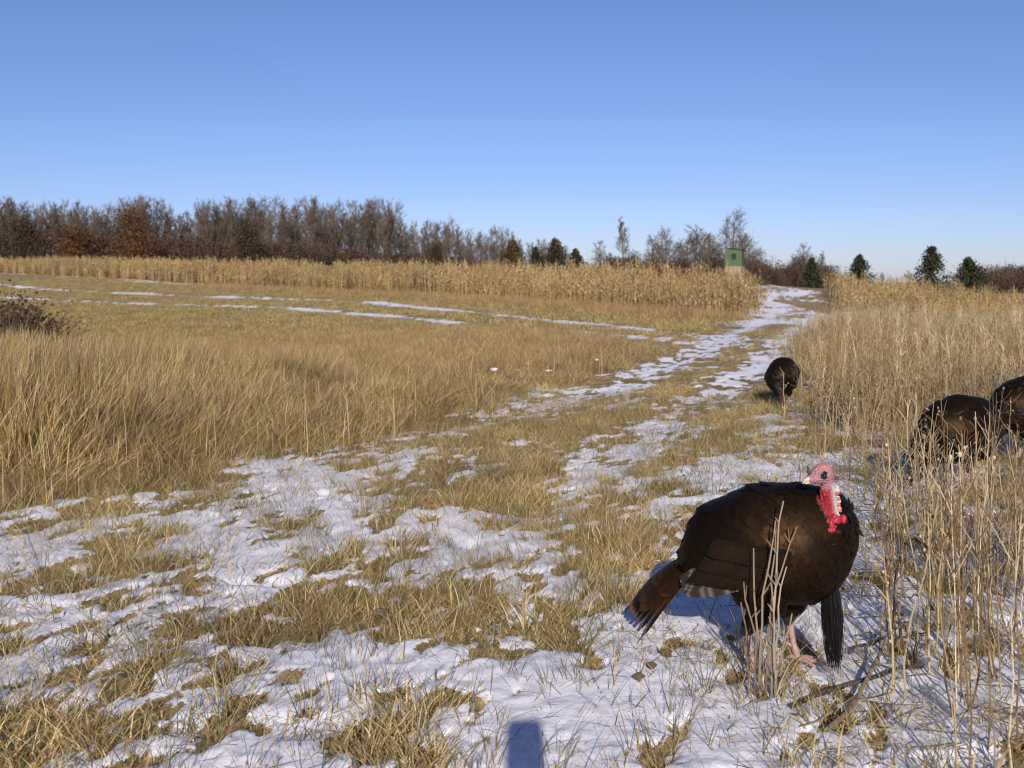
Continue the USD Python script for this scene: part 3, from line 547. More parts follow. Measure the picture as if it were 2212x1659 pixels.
# bank of tall grass, left
x, y = scatter(15000, 4.5, 17, half=31); t = tall_left(x, y)
k = (t > -.25) & (t < 9) & (RNG.random(len(x)) < smooth01((t + .35) / .6)); x, y, t = x[k], y[k], t[k]
clump = fbm(np.stack([x * .9, y * .9, 0 * x], -1), 3, 9)
h = np.interp(t, [-.3, .3, 1.2, 3], [.34, .52, .85, 1.0]) * np.interp(x, [-5.5, -3.6, -2.0, -.4, 3], [.95, .86, .44, .25, .18]) * np.interp(y, [5, 12, 18], [1, .95, .8]) * (.42 + 1.2 * clump)
hole = (clump < .43) | (fbm(np.stack([x * .55 + 5, y * .8, 0 * x], -1), 2, 61) < np.interp(x, [-4, -1.5], [.46, .32])); k = ~(hole & (RNG.random(len(x)) < .86)) & (RNG.random(len(x)) < np.interp(x, [-3, -.5], [1, .6])); x, y, h, t = x[k], y[k], h[k], t[k]
n1, n2 = fbm(np.stack([x * .8, y * .8, 0 * x + 3], -1), 2, 15), fbm(np.stack([x * .55, y * .55, 0 * x + 9], -1), 2, 16)
tl = np.clip(np.abs(RNG.normal(0, .10, len(x))) + (n1 - .42) * .7, 0, .6) * np.interp(t, [-.3, 1.5], [1.8, 1.0]); ta = 7 * n2 - 3.2 + RNG.normal(0, .5, len(x))
place('tall_grass', TG, x, y, np.column_stack([np.full(len(x), .95), np.full(len(x), .95), h]), 'tall pale dry grass on the bank left of the track', 'tall grass', rot=RNG.normal(0, .6, len(x)), tilt=(tl, ta))
BENT = [tall_proto(440 + q, 40, .20, .25, .6, .75, TALL, w=.006, curl=.9) for q in range(5)]
x, y = scatter(5200, 4.2, 19, half=31); t = tall_left(x, y); k = (t > -.45) & (t < 1.3) & (fbm(np.stack([x * 1.1, y * 1.1, 0 * x], -1), 2, 44) > .42); x, y = x[k], y[k]
place('tall_grass', BENT, x, y, RNG.uniform(.5, 1.0, len(x)), 'bent matted grass along the foot of the bank beside the track', 'tall grass')
# rough grass beyond the bank and in the hollow
x, y = scatter(9000, 15, 42, half=31, power=.75); t = tall_left(x, y)
dens = np.interp(y, [15, 24, 34, 42], [1, .85, .5, .12]); k = (t > .1) & (RNG.random(len(x)) < dens) & (seg_dist(x, y, EDGE_2) > 1.6) & (seg_dist(x, y, EDGE_1) > 1.6); x, y, t = x[k], y[k], t[k]
h = np.interp(t, [0, 1.5], [.35, .8]) * np.interp(y, [15, 22, 30, 42], [.46, .5, .44, .32]) * RNG.uniform(.6, 1.15, len(x))
place('tall_grass', TF, x, y, np.column_stack([np.full(len(x), .9), np.full(len(x), .9), h]), 'rusty rough grass in the hollow between the bank and the mown field', 'tall grass', rot=RNG.normal(0, .6, len(x)))
# mown field beyond, right up to the corn
FM = [tuft(420 + q, 110, .8, .08, .2, .7, .9, .02, [((.39, .295, .12), 4), ((.47, .365, .16), 3), ((.27, .21, .08), 2)]) for q in range(5)]
x, y = scatter(9000, 26, 120, half=30, power=.6); t = tall_left(x, y)
k = (x < np.interp(y, [26, 40, 42, 68, 91, 140], [3.6, 8.2, 8.6, -4, -25, -69])) & (snow_mask(x, y) < .4) & (np.minimum(seg_dist(x, y, EDGE_1), seg_dist(x, y, EDGE_2)) > .9); x, y = x[k], y[k]
place('grass', FM, x, y, RNG.uniform(.8, 1.4, len(x)), 'short olive tan grass of the mown field in front of the corn', 'grass', part='tuft')

EDG = [tall_proto(450 + q, 40, .5, .2, .6, .35, RUSTY, w=.014, curl=.6) for q in range(4)]
e = np.array(CORN_L[1:4]); u = RNG.random(700) ** 1.3 * 2; i = np.minimum(u.astype(int), 1); w = (u - i)[:, None]; P = e[i] * (1 - w) + e[i + 1] * w
P = P + np.column_stack([RNG.normal(-1.6, 1.0, 700), RNG.normal(-1.2, 1.0, 700)])
place('tall_grass', EDG, P[:, 0], P[:, 1], RNG.uniform(.6, 1.15, 700), 'brown weedy grass along the front foot of the left corn', 'tall grass')

# ------------------------------------------------------------------ weeds on the right
WEED = [((.40, .305, .17), 4), ((.29, .21, .115), 3), ((.50, .42, .26), 2), ((.19, .12, .058), 1.5), ((.25, .22, .09), .8)]
def stem(rng, s, o, H, col, r=.003, twigs=5, lean=.12, seeds=True):
    az = rng.uniform(0, 6.28); n = 6; t = np.linspace(0, 1, n); ln = abs(rng.normal(0, lean)); wob = np.cumsum(rng.normal(0, .012, (n, 2)), 0) * H
    P = o + np.stack([math.cos(az) * ln * H * t ** 1.6 + wob[:, 0], math.sin(az) * ln * H * t ** 1.6 + wob[:, 1], H * t - .02], 1)
    v, f = tube(P, r * (1 - .65 * t), 5, False); s.add(v, f, col)
    for q in range(twigs):
        u = rng.uniform(.4, .98); i = min(int(u * (n - 1)), n - 2); w = u * (n - 1) - i; p = P[i] * (1 - w) + P[i + 1] * w; a2 = rng.uniform(0, 6.28); L = rng.uniform(.05, .16) * H * 1.2
        d = np.array([math.cos(a2) * .5, math.sin(a2) * .5, .85]); Q = p + d * L * np.linspace(0, 1, 3)[:, None] + rng.normal(0, .006, (3, 3)) * np.array([0, 1, 1])[:, None]
        v, f = tube(Q, [r * .55, r * .45, r * .3], 3, False); s.add(v, f, col * .95)
        if seeds and rng.random() < .35:
            m = trimesh.creation.icosphere(0, rng.uniform(.004, .008)); s.add(m.vertices * (1, 1, 1.5) + Q[-1], m.faces, col * rng.uniform(.5, 1.3))
    if rng.random() < .55:
        m = rng.integers(1, 4); u = rng.uniform(.1, .8, m); root = np.array([np.interp(u, t, P[:, c]) for c in range(3)]).T
        v, f, c = blades(rng, root, rng.uniform(.06, .16, m), rng.uniform(0, 6.28, m), rng.uniform(.8, 1.6, m), rng.uniform(.006, .014, m), pick(rng, m, WEED), rng.uniform(.8, 1.8, m), 4); s.add(v, f, c)
    return P
def weed_proto(seed, n, R, h0, h1, r=.003, tw=5):
    rng = np.random.default_rng(seed); s = Soup()
    for q in range(n): stem(rng, s, np.append(rng.normal(0, R, 2), 0), rng.uniform(h0, h1), pick(rng, 1, WEED)[0], r * rng.uniform(.7, 1.3), tw)
    return s.get()
WP = [weed_proto(500 + q, 7, .13, .45, 1.0, .0032, 6) for q in range(6)]
WF = [weed_proto(510 + q, 12, .32, .4, 1.0, .006, 6) for q in range(5)]
x, y = scatter(4200, 4.6, 11, half=31); t = weed_right(x, y); k = (t > -.1) & (RNG.random(len(x)) < .055 + .055 * smooth01(t / 1.0) + .40 * smooth01((y - 8.0) / 2.5)); x, y = x[k], y[k]
place('weeds', WP, x, y, np.column_stack([np.full(len(x), 1.0)] * 2 + [RNG.uniform(.4, .85, len(x))]), 'thin dry brown weed stems over snow behind and right of the turkeys', 'weeds', 'dry_weed')
x, y = scatter(6500, 10, 46, half=31, power=.75); t = weed_right(x, y); k = (t > .0) & (RNG.random(len(x)) < .2 + .38 * smooth01(t / 1.0)) & ~in_poly(x, y, CORN_R_POLY); x, y = x[k], y[k]
place('weeds', WF, x, y, np.column_stack([np.full(len(x), 1.0)] * 2 + [RNG.uniform(.55, 1.15, len(x)) * np.interp(y, [10, 30, 46], [.85, 1.0, .8])]), 'dense tan weeds along the right side of the track', 'weeds', 'dry_weed')
WG = [tall_proto(430 + q, 60, .35, .35, .8, .2, TALL + RUSTY, w=.007) for q in range(5)]
x, y = scatter(6500, 6.5, 44, half=31, power=.7); t = weed_right(x, y); k = (t > -.05) & (RNG.random(len(x)) < smooth01((y - 7.5) / 6) * smooth01((t + .5) / 1.2)) & ~in_poly(x, y, CORN_R_POLY); x, y = x[k], y[k]
place('tall_grass', WG, x, y, np.column_stack([np.full(len(x), 1.0)] * 2 + [RNG.uniform(.55, 1.05, len(x))]), 'tan dry grass growing among the weeds right of the track', 'tall grass')
# litter of short broken stems on the snow under the weeds
def litter(seed):
    rng = np.random.default_rng(seed); s = Soup()
    for q in range(10):
        a = rng.uniform(0, 6.28); L = rng.uniform(.04, .17); o = np.append(rng.normal(0, .2, 2), .0); d = np.array([math.cos(a), math.sin(a), rng.uniform(-.02, .15)])
        v, f = tube(o + d * L * np.linspace(0, 1, 3)[:, None] + rng.normal(0, .006, (3, 3)), .0019, 4); s.add(v, f, pick(rng, 1, WEED)[0] * .8)
    return s.get()
x, y = scatter(700, 2.4, 9, half=31); t = weed_right(x, y); k = (t > -.35) & (RNG.random(len(x)) < .6); x, y = x[k], y[k]
place('plant_litter', [litter(540 + q) for q in range(4)], x, y, RNG.uniform(.7, 1.2, len(x)), 'broken dry stems lying on the snow under the weeds', 'plant litter', 'dry_weed', sink=-.03)
# near stalks, one object each
stalk_src = []
x, y = scatter(1500, 2.25, 5.2, half=29, rng=np.random.default_rng(77)); t = weed_right(x, y); r_ = np.random.default_rng(78)
k = (t > .0) & (r_.random(len(x)) < .35 + .6 * smooth01((t - .1) / .8)); x, y = x[k], y[k]
gz = ground_z(x, y)
print('stalks', len(x))
for q in range(len(x)):
    loc = (x[q], y[q], gz[q]); sc = (1, 1, r_.uniform(.75, 1.1) * np.interp(y[q], [3.2, 5], [1, .72])); rzz = r_.uniform(0, 360)
    if q < 12:
        rng = np.random.default_rng(600 + q); s = Soup(); stem(rng, s, np.zeros(3), rng.uniform(.5, .95), pick(rng, 1, WEED)[0], rng.uniform(.0028, .0046), int(rng.integers(3, 8)), .1)
        v, f, c = s.get(); p = thing('weed_stalk', loc, rzz, sc); obj('stem', (v, f), 'dry_weed', p, col=c); stalk_src.append(p)
    else: p = copy_of(stalk_src[q % 12], 'weed_stalk', loc, rzz, sc)
    col_ = CX + FPX * x[q] / y[q]
    lab = ('thin dry weed stalk ' if q % 12 % 2 else 'slender branched weed stalk ') + ('close to the bottom edge, ' if y[q] < 3.1 else 'standing in the snow ' if y[q] < 4 else 'farther back in the snow, level with the gobbler or behind it, ') + ('just right of the gobbler' if col_ < 905 else 'between the gobbler and the right edge' if col_ < 968 else 'near the right edge')
    tag(p, lab.replace(', level with the gobbler or behind it,', ''), 'weed stalk', 'near weed stalks, right foreground')

# ------------------------------------------------------------------ turkeys
def hull_chain(bones, edge):
    """bones: lists of (centre, radii) ellipsoids hulled pairwise along each list."""
    def ell(c, r):
        r = np.broadcast_to(r, 3); return manifold3d.Manifold.sphere(1.0, 28).scale(tuple(map(float, r))).translate(tuple(map(float, c)))
    out = manifold3d.Manifold()
    for b in bones:
        E = [ell(c, r) for c, r in b]
        for a, c in zip(E[:-1], E[1:]): out = out + manifold3d.Manifold.batch_hull([a, c])
    out = out.refine_to_length(edge); m = out.to_mesh(); t = trimesh.Trimesh(m.vert_properties[:, :3], m.tri_verts, process=True)
    return t
def rotY(p, a, c):
    p = np.asarray(p, float) - c; ca, sa = math.cos(a), math.sin(a)
    return np.array([p[0] * ca - p[2] * sa, p[1], p[0] * sa + p[2] * ca]) + c
def feather(base, d, nrm, L, W, cup=.25, lift=.12, rows=5):
    """One contour feather: base point, direction, surface normal."""
    d = d / np.linalg.norm(d); side = np.cross(nrm, d); side /= np.linalg.norm(side); out = nrm; nrm = np.cross(d, side); nrm = nrm if nrm @ out > 0 else -nrm
    t = np.linspace(0, 1, rows); wd = W * np.array([.35, .85, 1.0, .85, .12])[:rows] if rows == 5 else W * np.sin(np.pi * (.12 + .85 * t)) ** .6
    V = []
    for i in range(rows):
        c = base + d * L * t[i] + nrm * (L * (lift * t[i] - .18 * t[i] ** 2) + .003)
        for u in (-1, 0, 1): V.append(c + side * wd[i] * .5 * u - nrm * cup * abs(u) * wd[i] * .3)
    k = np.array([[i * 3 + j, i * 3 + j + 1, i * 3 + j + 4, i * 3 + j + 3] for i in range(rows - 1) for j in range(2)])
    V = np.array(V); q = k[len(k) // 2]
    if np.cross(V[q[1]] - V[q[0]], V[q[3]] - V[q[0]]) @ nrm < 0: k = k[:, ::-1]
    return V, k, t.repeat(3)
SKIN = dict(face=(.32, .155, .185), red=(.24, .012, .018), pale=(.52, .50, .50), crown=(.50, .20, .17), dark=(.012, .009, .008))
def turkey(name, label, loc, yaw, pitch, neck, head_dir, feet, tail_drop=.75, seed=1, fine=True, beard=True, size=1.0, wing_drop=0.0):
    rng = np.random.default_rng(seed); T = thing(name, loc, yaw, (size,) * 3); tag(T, label, 'turkey')
    hip = np.array([-.02, 0, .38]); R = lambda p: rotY(p, pitch, hip)
    B = [(R((-.25, 0, .36)), (.07, .075, .07)), (R((-.13, 0, .405)), (.15, .15, .155)), (R((.0, 0, .405)), (.18, .18, .195)), (R((.10, 0, .40)), (.17, .18, .195)), (R((.185, 0, .43)), (.11, .12, .14))]
    nk = [np.array(p, float) for p in neck]; nb = R((.17, 0, .44))
    chain = [(nb, .085 if not fine else .06)] + [(p, r) for p, r in zip(nk, np.linspace(.027, .0205, len(nk)) if fine else np.linspace(.075, .03, len(nk)))]
    hd = np.array(head_dir, float); hd /= np.linalg.norm(hd); hc = nk[-1] + np.array([0, 0, .006]) + hd * .012
    up = np.array([0, 0, 1.]) - hd * hd[2]; up = up / np.linalg.norm(up) if np.linalg.norm(up) > .2 else np.array([1., 0, 0]); sid = np.cross(up, hd)
    head = [(nk[-1], .0235), (hc + up * .012, .034), (hc + hd * .032 + up * .006, .022), (hc + hd * .045 + up * .001, .0135)]
    bones = [B, chain, head]
    for s, ft in zip((-1, 1), feet):
        hj = R((-.02, s * .10, .30)); ank = np.array(ft, float) + (-.03, 0, .135)
        knee = (hj + ank) / 2 + np.array([.06, 0, .03])
        bones.append([(hj, (.085, .07, .09)), (knee, .05), (ank, .019)])
    body = hull_chain(bones, .016)
    trimesh.smoothing.filter_taubin(body, iterations=14)
    # colour: plumage dark, head and neck bare skin
    v = body.vertices; npts = np.array(nk)
    dn = np.min(np.linalg.norm(v[:, None] - np.vstack([npts, [hc, hc + hd * .04]])[None], axis=2), axis=1)
    P2 = np.vstack([[nb], npts]); seg = np.full(len(v), 9.); along = np.zeros(len(v))
    for i, (a, b) in enumerate(zip(P2[:-1], P2[1:])):
        d = b - a; t = np.clip(((v - a) @ d) / (d @ d), 0, 1); q = np.linalg.norm(v - a - t[:, None] * d, axis=1); m = q < seg; seg[m] = q[m]; along[m] = i + t[m]
    bare = smooth01((along - .75) / .3) * (seg < (.037 if fine else .05)) ; bare = np.maximum(bare, (np.linalg.norm(v - hc, axis=1) < .062) * 1.0)
    front = smooth01(((v - np.array([np.interp(along, range(len(P2)), P2[:, c]) for c in range(3)]).T) @ hd) / .03 + .55)
    nz = fbm(v * 130, 2, 3)[:, None]
    neckc = np.array(SKIN['red']) * front[:, None] + np.array(SKIN['pale']) * (1 - front[:, None]) * (.6 + .8 * nz)
    isface = smooth01((.058 - np.linalg.norm(v - (hc + hd * .014 + up * .012), axis=1)) / .014)[:, None]
    crown = smooth01(((v - hc) @ up - .026) / .015)[:, None]
    face = np.array(SKIN['face']) * (1 - crown) + np.array(SKIN['crown']) * crown; face = face * (.75 + .5 * nz)
    skin = neckc * (1 - isface) + face * isface
    if not fine: skin = skin * np.array((.16, .12, .12))
    col = np.array(SKIN['dark']) * (1 - bare[:, None]) + skin * bare[:, None]
    obj('body', body, 'turkey_skin', T, col=col, smooth=True)
    # contour feathers, laid like shingles towards the tail
    tail_dir = R((-.6, 0, .30)) - R((.2, 0, .42)); tail_dir /= np.linalg.norm(tail_dir)
    pts, fi = trimesh.sample.sample_surface_even(body, 5200 if fine else 1500, seed=seed)
    s = Soup(); fnrm = []
    nrm = body.face_normals[fi]; vn = trimesh.Trimesh(body.vertices, body.faces, process=False).vertex_normals[body.faces[fi]].mean(1); nrm = vn / np.linalg.norm(vn, axis=1, keepdims=True)
    dnn = np.min(np.linalg.norm(pts[:, None] - np.vstack([npts, [hc]])[None], axis=2), axis=1)
    legz = min(R((-.02, 0, .30))[2] - .10, .26)
    for p, n_ in zip(pts, nrm):
        loc_ = rotY(p, -pitch, hip)
        onleg = p[2] < .19 and abs(loc_[0] + .0) < .2
        if fine and np.linalg.norm(p - nk[0] - (.014, -.03, .01)) < .022: continue
        if np.min(np.linalg.norm(p - npts, axis=1)) < (.040 if fine else .052) or np.min(np.linalg.norm(p - np.array([hc, hc + hd * .03, hc - hd * .01]), axis=1)) < .06 or p[2] < .17: continue
        d = tail_dir + np.array([0, 0, -.5 if loc_[2] < .40 else -.12]); d = d - n_ * (d @ n_)
        if np.linalg.norm(d) < .15: d = np.array([0, 0, -1.]) - n_ * (-n_[2])
        breast = loc_[0] > .06; L = (rng.uniform(.026, .036) if breast else rng.uniform(.036, .056)) * (1 if fine else 1.5)
        if p[2] < .24: L *= .7
        fv, fk, t = feather(p, d + rng.normal(0, .09, 3), n_, L, L * rng.uniform(.62, .8), lift=rng.uniform(.08, .15))
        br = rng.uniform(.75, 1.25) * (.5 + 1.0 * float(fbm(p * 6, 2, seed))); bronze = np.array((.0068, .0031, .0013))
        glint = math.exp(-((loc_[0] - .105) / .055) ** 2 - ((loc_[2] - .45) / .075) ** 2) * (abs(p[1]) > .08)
        bronze = bronze + np.array((.105, .052, .021)) * glint * float(noise(p * 38, seed + 4)) ** 1.6 * 1.5  # shoulder highlight painted into the feather colour
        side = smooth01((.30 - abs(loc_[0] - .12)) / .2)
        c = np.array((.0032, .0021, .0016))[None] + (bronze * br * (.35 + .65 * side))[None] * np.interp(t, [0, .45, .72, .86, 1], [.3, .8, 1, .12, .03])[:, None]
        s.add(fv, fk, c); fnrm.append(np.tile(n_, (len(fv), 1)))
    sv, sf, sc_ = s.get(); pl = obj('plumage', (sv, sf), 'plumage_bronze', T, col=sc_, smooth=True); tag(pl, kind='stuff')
    na = UsdGeom.Mesh(pl).GetNormalsAttr(); own = np.array(na.Get()); fn_ = np.vstack(fnrm); own = own * np.sign((own * fn_).sum(1, keepdims=True) + 1e-9)
    bl_ = fn_ * .62 + own * .38; na.Set(Vt.Vec3fArray.FromNumpy((bl_ / np.linalg.norm(bl_, axis=1, keepdims=True)).astype(np.float32)))
    # folded wings
    for sgn in (-1, 1):
        w = Soup(); pr = Soup()
        for row, (n, L, zof, bk) in enumerate([(9, .20, .0, 0), (10, .145, .03, .015), (11, .10, .07, .03)]):
            for q in range(n):
                u = q / (n - 1); b0 = R((.12 - .20 * u + bk * .4, sgn * (.178 + .012 * row - .02 * abs(u - .4)), .36 + .10 * (u * .4) + zof * .9 - .02))
                d = R((-.5, 0, .30 - .05 * u + wing_drop)) - R((0, 0, .41)); n_ = np.array([-.15, sgn * 1.0, .35])
                fv, fk, t = feather(b0, d, n_, L * (1 - .1 * u), .062, cup=.3, lift=.02 + .02 * row); 
                c = np.array((.007, .0045, .0035))[None] * (1 + .5 * rng.random()) + np.array((.012, .0055, .0026))[None] * np.interp(t, [0, .6, .85, 1], [.4, .7, .3, .02])[:, None] * rng.uniform(.4, 1.1)
                w.add(fv, fk, c)
        wv, wf_, wc = w.get(); wp = obj('wing', (wv, wf_), 'plumage_bronze', T, col=wc)
        for q in range(7):      # barred primaries under the rear edge
            b0 = R((-.06 - .012 * q, sgn * (.168 - .006 * q), .30 + .012 * q)); d = R((-.42, -sgn * .05, .30 + wing_drop)) - R((-.02, 0, .36 + .012 * q)); n_ = np.array([-.1, sgn * 1.0, .1]); rows = 15
            fv, fk, t = feather(b0, d, n_, .235 - .008 * q, .032, cup=.1, lift=0, rows=rows); bar = ((np.arange(rows) + q) % 2).repeat(3) * (rng.random(rows) < .7).repeat(3)
            c = np.where(bar[:, None] > 0, np.array((.16, .145, .12)), np.array((.035, .028, .023))); pr.add(fv, fk, c)
        a, b, c = pr.get(); obj('primary_feathers', (a, b), 'plumage_bronze', wp, col=c)
    # tail: folded fan of separate feathers
    tb = R((-.27, 0, .36)); n = 13; td = R((-1, 0, .36)) - R((0, 0, .36)); td = td + np.array([0, 0, -tail_drop]); td /= np.linalg.norm(td)
    lat = np.array([0, .80, .60]) if fine else np.array([0, 1., 0]); tn = np.cross(td, lat); tn = tn if tn[2] > 0 else -tn
    for q in range(n):
        u = (q - (n - 1) / 2) / ((n - 1) / 2); d = td + lat * u * .17; o = tb + lat * u * .045 + tn * (.012 - .022 * abs(u) + .0015 * q)
        rows = 12; d /= np.linalg.norm(d); t = np.linspace(0, 1, rows); L = .31 - .02 * abs(u); V = []
        for i in range(rows):
            wd = .066 * np.interp(t[i], [0, .3, .85, .96, 1], [.35, .7, 1, .8, .25]); c0 = o + d * L * t[i] - tn * (.05 * u * u * t[i] + .02 * t[i] ** 2)
            for k_ in (-1, 0, 1): V.append(c0 + lat * k_ * wd / 2 * .95 - tn * abs(k_) * .003)
        kf = np.array([[i * 3 + j, i * 3 + j + 1, i * 3 + j + 4, i * 3 + j + 3] for i in range(rows - 1) for j in range(2)])
        tt = t.repeat(3); base = np.where((np.arange(rows) % 2).repeat(3)[:, None] > 0, np.array((.10, .036, .011)), np.array((.045, .017, .006)))
        c = base.copy(); c[(tt > .80) & (tt < .93)] = (.012, .009, .008); c[tt >= .93] = (.36, .13, .04)
        obj('tail_feather', (np.array(V), kf), 'plumage_bronze', T, col=c)
    cov = Soup()
    for q in range(60):
        u = rng.uniform(-1, 1); a = rng.uniform(-.08, .16); o = tb + td * a + lat * u * .065 + tn * (.03 - .035 * abs(u))
        fv, fk, t = feather(o, td + lat * u * .2, tn + lat * u * .5, .09, .055, lift=.08)
        cov.add(fv, fk, np.array((.018, .008, .004))[None] + np.array((.03, .013, .005))[None] * (t[:, None] > .7))
    a, b, c = cov.get(); obj('tail_coverts', (a, b), 'plumage_bronze', T, col=c)
    # face
    bk = hc + hd * .047
    up_b = hull_chain([[(bk + up * .004, .0105), (bk + hd * .018 + up * .001, .006), (bk + hd * .029 - up * .007, .0022)]], .004); obj('upper_beak', up_b, 'horn', T, smooth=True)
    lo_b = hull_chain([[(bk - up * .007, .007), (bk + hd * .02 - up * .0085, .0035)]], .004); obj('lower_beak', lo_b, 'horn', T, smooth=True)
    for s_ in (-1, 1):
        ec = hc + hd * .014 + up * .014 + sid * s_ * .0285
        e = trimesh.creation.icosphere(2, .0088); e.apply_translation(ec); ring = trimesh.creation.torus(.0105, .0028, 18, 8)
        ring.apply_transform(trimesh.geometry.align_vectors((0, 0, 1), sid * s_)); ring.apply_translation(ec + sid * s_ * .0015)
        ep = obj('eye', e, 'eye_black', T, smooth=True); obj('eyelid', ring, 'eye_black', ep, smooth=True)
    sn0 = bk + up * .012 - hd * .006; sn = hull_chain([[(sn0, .0075), (sn0 + hd * .010 + up * .012, .006), (sn0 + hd * .012 + up * .028, .0035)]], .004); obj('snood', sn, 'dark_stick', T, smooth=True)
    wat = []
    base_n = nk[0] * .75 + nb * .25
    for q in range(44 if fine else 12):
        if fine:
            low = q < 28; u = (q - 28) / 16
            if low: p = nk[0] + np.array([.012, -.028, .030]) + sid * rng.uniform(-.010, .014) + hd * rng.uniform(-.036, .030) + np.array([0, 0, rng.uniform(-.022, .014)]); r0 = rng.uniform(.006, .0115)
            else: p = nk[0] * (1 - u) + nk[-1] * u + hd * .018 + sid * rng.uniform(-.012, .012) + np.array([0, 0, -.02 * u]); r0 = rng.uniform(.0055, .0085)
        else: low = False; p = nk[-1] + rng.normal(0, .01, 3); r0 = .012
        e = trimesh.creation.icosphere(2, 1.0); e.apply_scale(r0); e.vertices *= (1, 1, rng.uniform(1.1, 1.8)); e.vertices *= 1 + .35 * (fbm(e.vertices * 120 + q * 7, 2, q)[:, None] - .5); e.apply_translation(p); wat.append(e)
    obj('wattles', trimesh.util.concatenate(wat), 'caruncle_red' if fine else 'dull_red', T, smooth=True)
    if fine:
        lump = []
        for q in range(46):
            u = rng.random(); i = u * (len(nk) - 1); j = min(int(i), len(nk) - 2); c0 = nk[j] * (1 - (i - j)) + nk[j + 1] * (i - j)
            dd = -hd * .8 + sid * rng.uniform(-1, 1) + rng.normal(0, .15, 3); dd[2] = 0; dd /= np.linalg.norm(dd)
            e = trimesh.creation.icosphere(1, rng.uniform(.005, .009)); e.apply_translation(c0 + dd * .027); lump.append(e)
        cm = trimesh.util.concatenate(lump); cc = np.where(rng.random((46, 1)) < .25, (.45, .16, .12), (.55, .53, .52)).repeat(len(lump[0].vertices), 0)
        obj('neck_caruncles', cm, 'turkey_skin', T, col=cc, smooth=True)
    if beard:
        bs0 = R((.185, -.02, .27)); bt = Soup()
        for q in range(300 if fine else 40):
            a = rng.uniform(0, 6.28); r = math.sqrt(rng.random()); o = bs0 + np.array([r * .012 * math.cos(a), r * .012 * math.sin(a), .02]); L = rng.uniform(.19, .30); t = np.linspace(0, 1, 6)
            wd = .0235 * np.sin(np.pi * np.clip(t * .86 + .03, 0, 1)) ** .9
            P = o + np.stack([r * math.cos(a) * wd + .015 * t, r * math.sin(a) * wd, -L * t], 1) + rng.normal(0, .0015, (6, 3)); v, f = tube(P, .0014 * (1 - .5 * t), 3, False); bt.add(v, f)
        a, b, c = bt.get(); obj('beard', (a, b), 'bristle', T)
    # bare legs and toes
    for s_, ft in zip((-1, 1), feet):
        ft = np.array(ft, float); ank = ft + (-.03, 0, .135)
        L = hull_chain([[(ank + (0, 0, .02), .0135), (ft * .5 + ank * .5, .0095), (ft + (0, 0, .016), .011)]], .006); lg = obj('leg', L, 'leg_pink', T, smooth=True)
        for az, ln in ((-.5, .075), (0, .09), (.5, .075), (math.pi, .035)):
            d = np.array([math.cos(az), math.sin(az), 0]); b0 = ft + (0, 0, .012)
            tm = hull_chain([[(b0, .0095), (b0 + d * ln * .5 + (0, 0, .002), .0075), (b0 + d * ln + (0, 0, -.004), .0045)]], .006); obj('toe', tm, 'leg_pink', lg, smooth=True)
        sp = hull_chain([[(ft * .62 + ank * .38 + (-.006, 0, 0), .006), (ft * .62 + ank * .38 + (-.028, 0, .006), .002)]], .005); obj('spur', sp, 'horn', lg, smooth=True)
    return T
def gz1(x, y): return float(ground_z(x, y)[0]) + .03
turkey('wild_turkey', 'large dark gobbler in the foreground with pink head turned left, red wattles and black beard', (.86, 3.50, gz1(.86, 3.5) - .01), -30, .16,
       [(.215, -.050, .490), (.212, -.056, .545), (.207, -.058, .600), (.200, -.058, .650)], (-.70, -.74, -.10), [(-.02, -.10, 0), (.07, .08, 0)], tail_drop=.62, seed=3)
x, y = disp(1690, 878)
turkey('wild_turkey', 'dark turkey feeding head down farther up the track, at the edge of the weeds', (x, y, gz1(x, y) - .02), -118, -.30,
       [(.27, .02, .27), (.31, .05, .20), (.335, .07, .13), (.35, .08, .085)], (.45, .2, -.85), [(.0, -.08, 0), (.07, .09, 0)], tail_drop=.15, seed=5, fine=False, beard=False, size=.84)
x, y = disp(2072, 1062)
turkey('wild_turkey', 'dark turkey bent down in the weeds on the right, the nearer of the two there', (x, y, gz1(x, y) - .02), 205, -.22,
       [(.28, -.01, .30), (.31, -.02, .22), (.33, -.03, .15), (.345, -.03, .10)], (.5, -.2, -.8), [(.0, -.09, 0), (.05, .09, 0)], tail_drop=.1, seed=7, fine=False, beard=False, size=.98)
x, y = spot(2222, 7.5), 7.5
turkey('wild_turkey', 'dark turkey half out of the picture at the right edge, behind the bent one', (x, y, gz1(x, y)), 200, -.20,
       [(.28, .01, .32), (.32, .02, .24), (.345, .03, .17), (.36, .03, .12)], (.5, .2, -.8), [(.0, -.09, 0), (.05, .09, 0)], tail_drop=.1, seed=9, fine=False, beard=False, size=1.0)

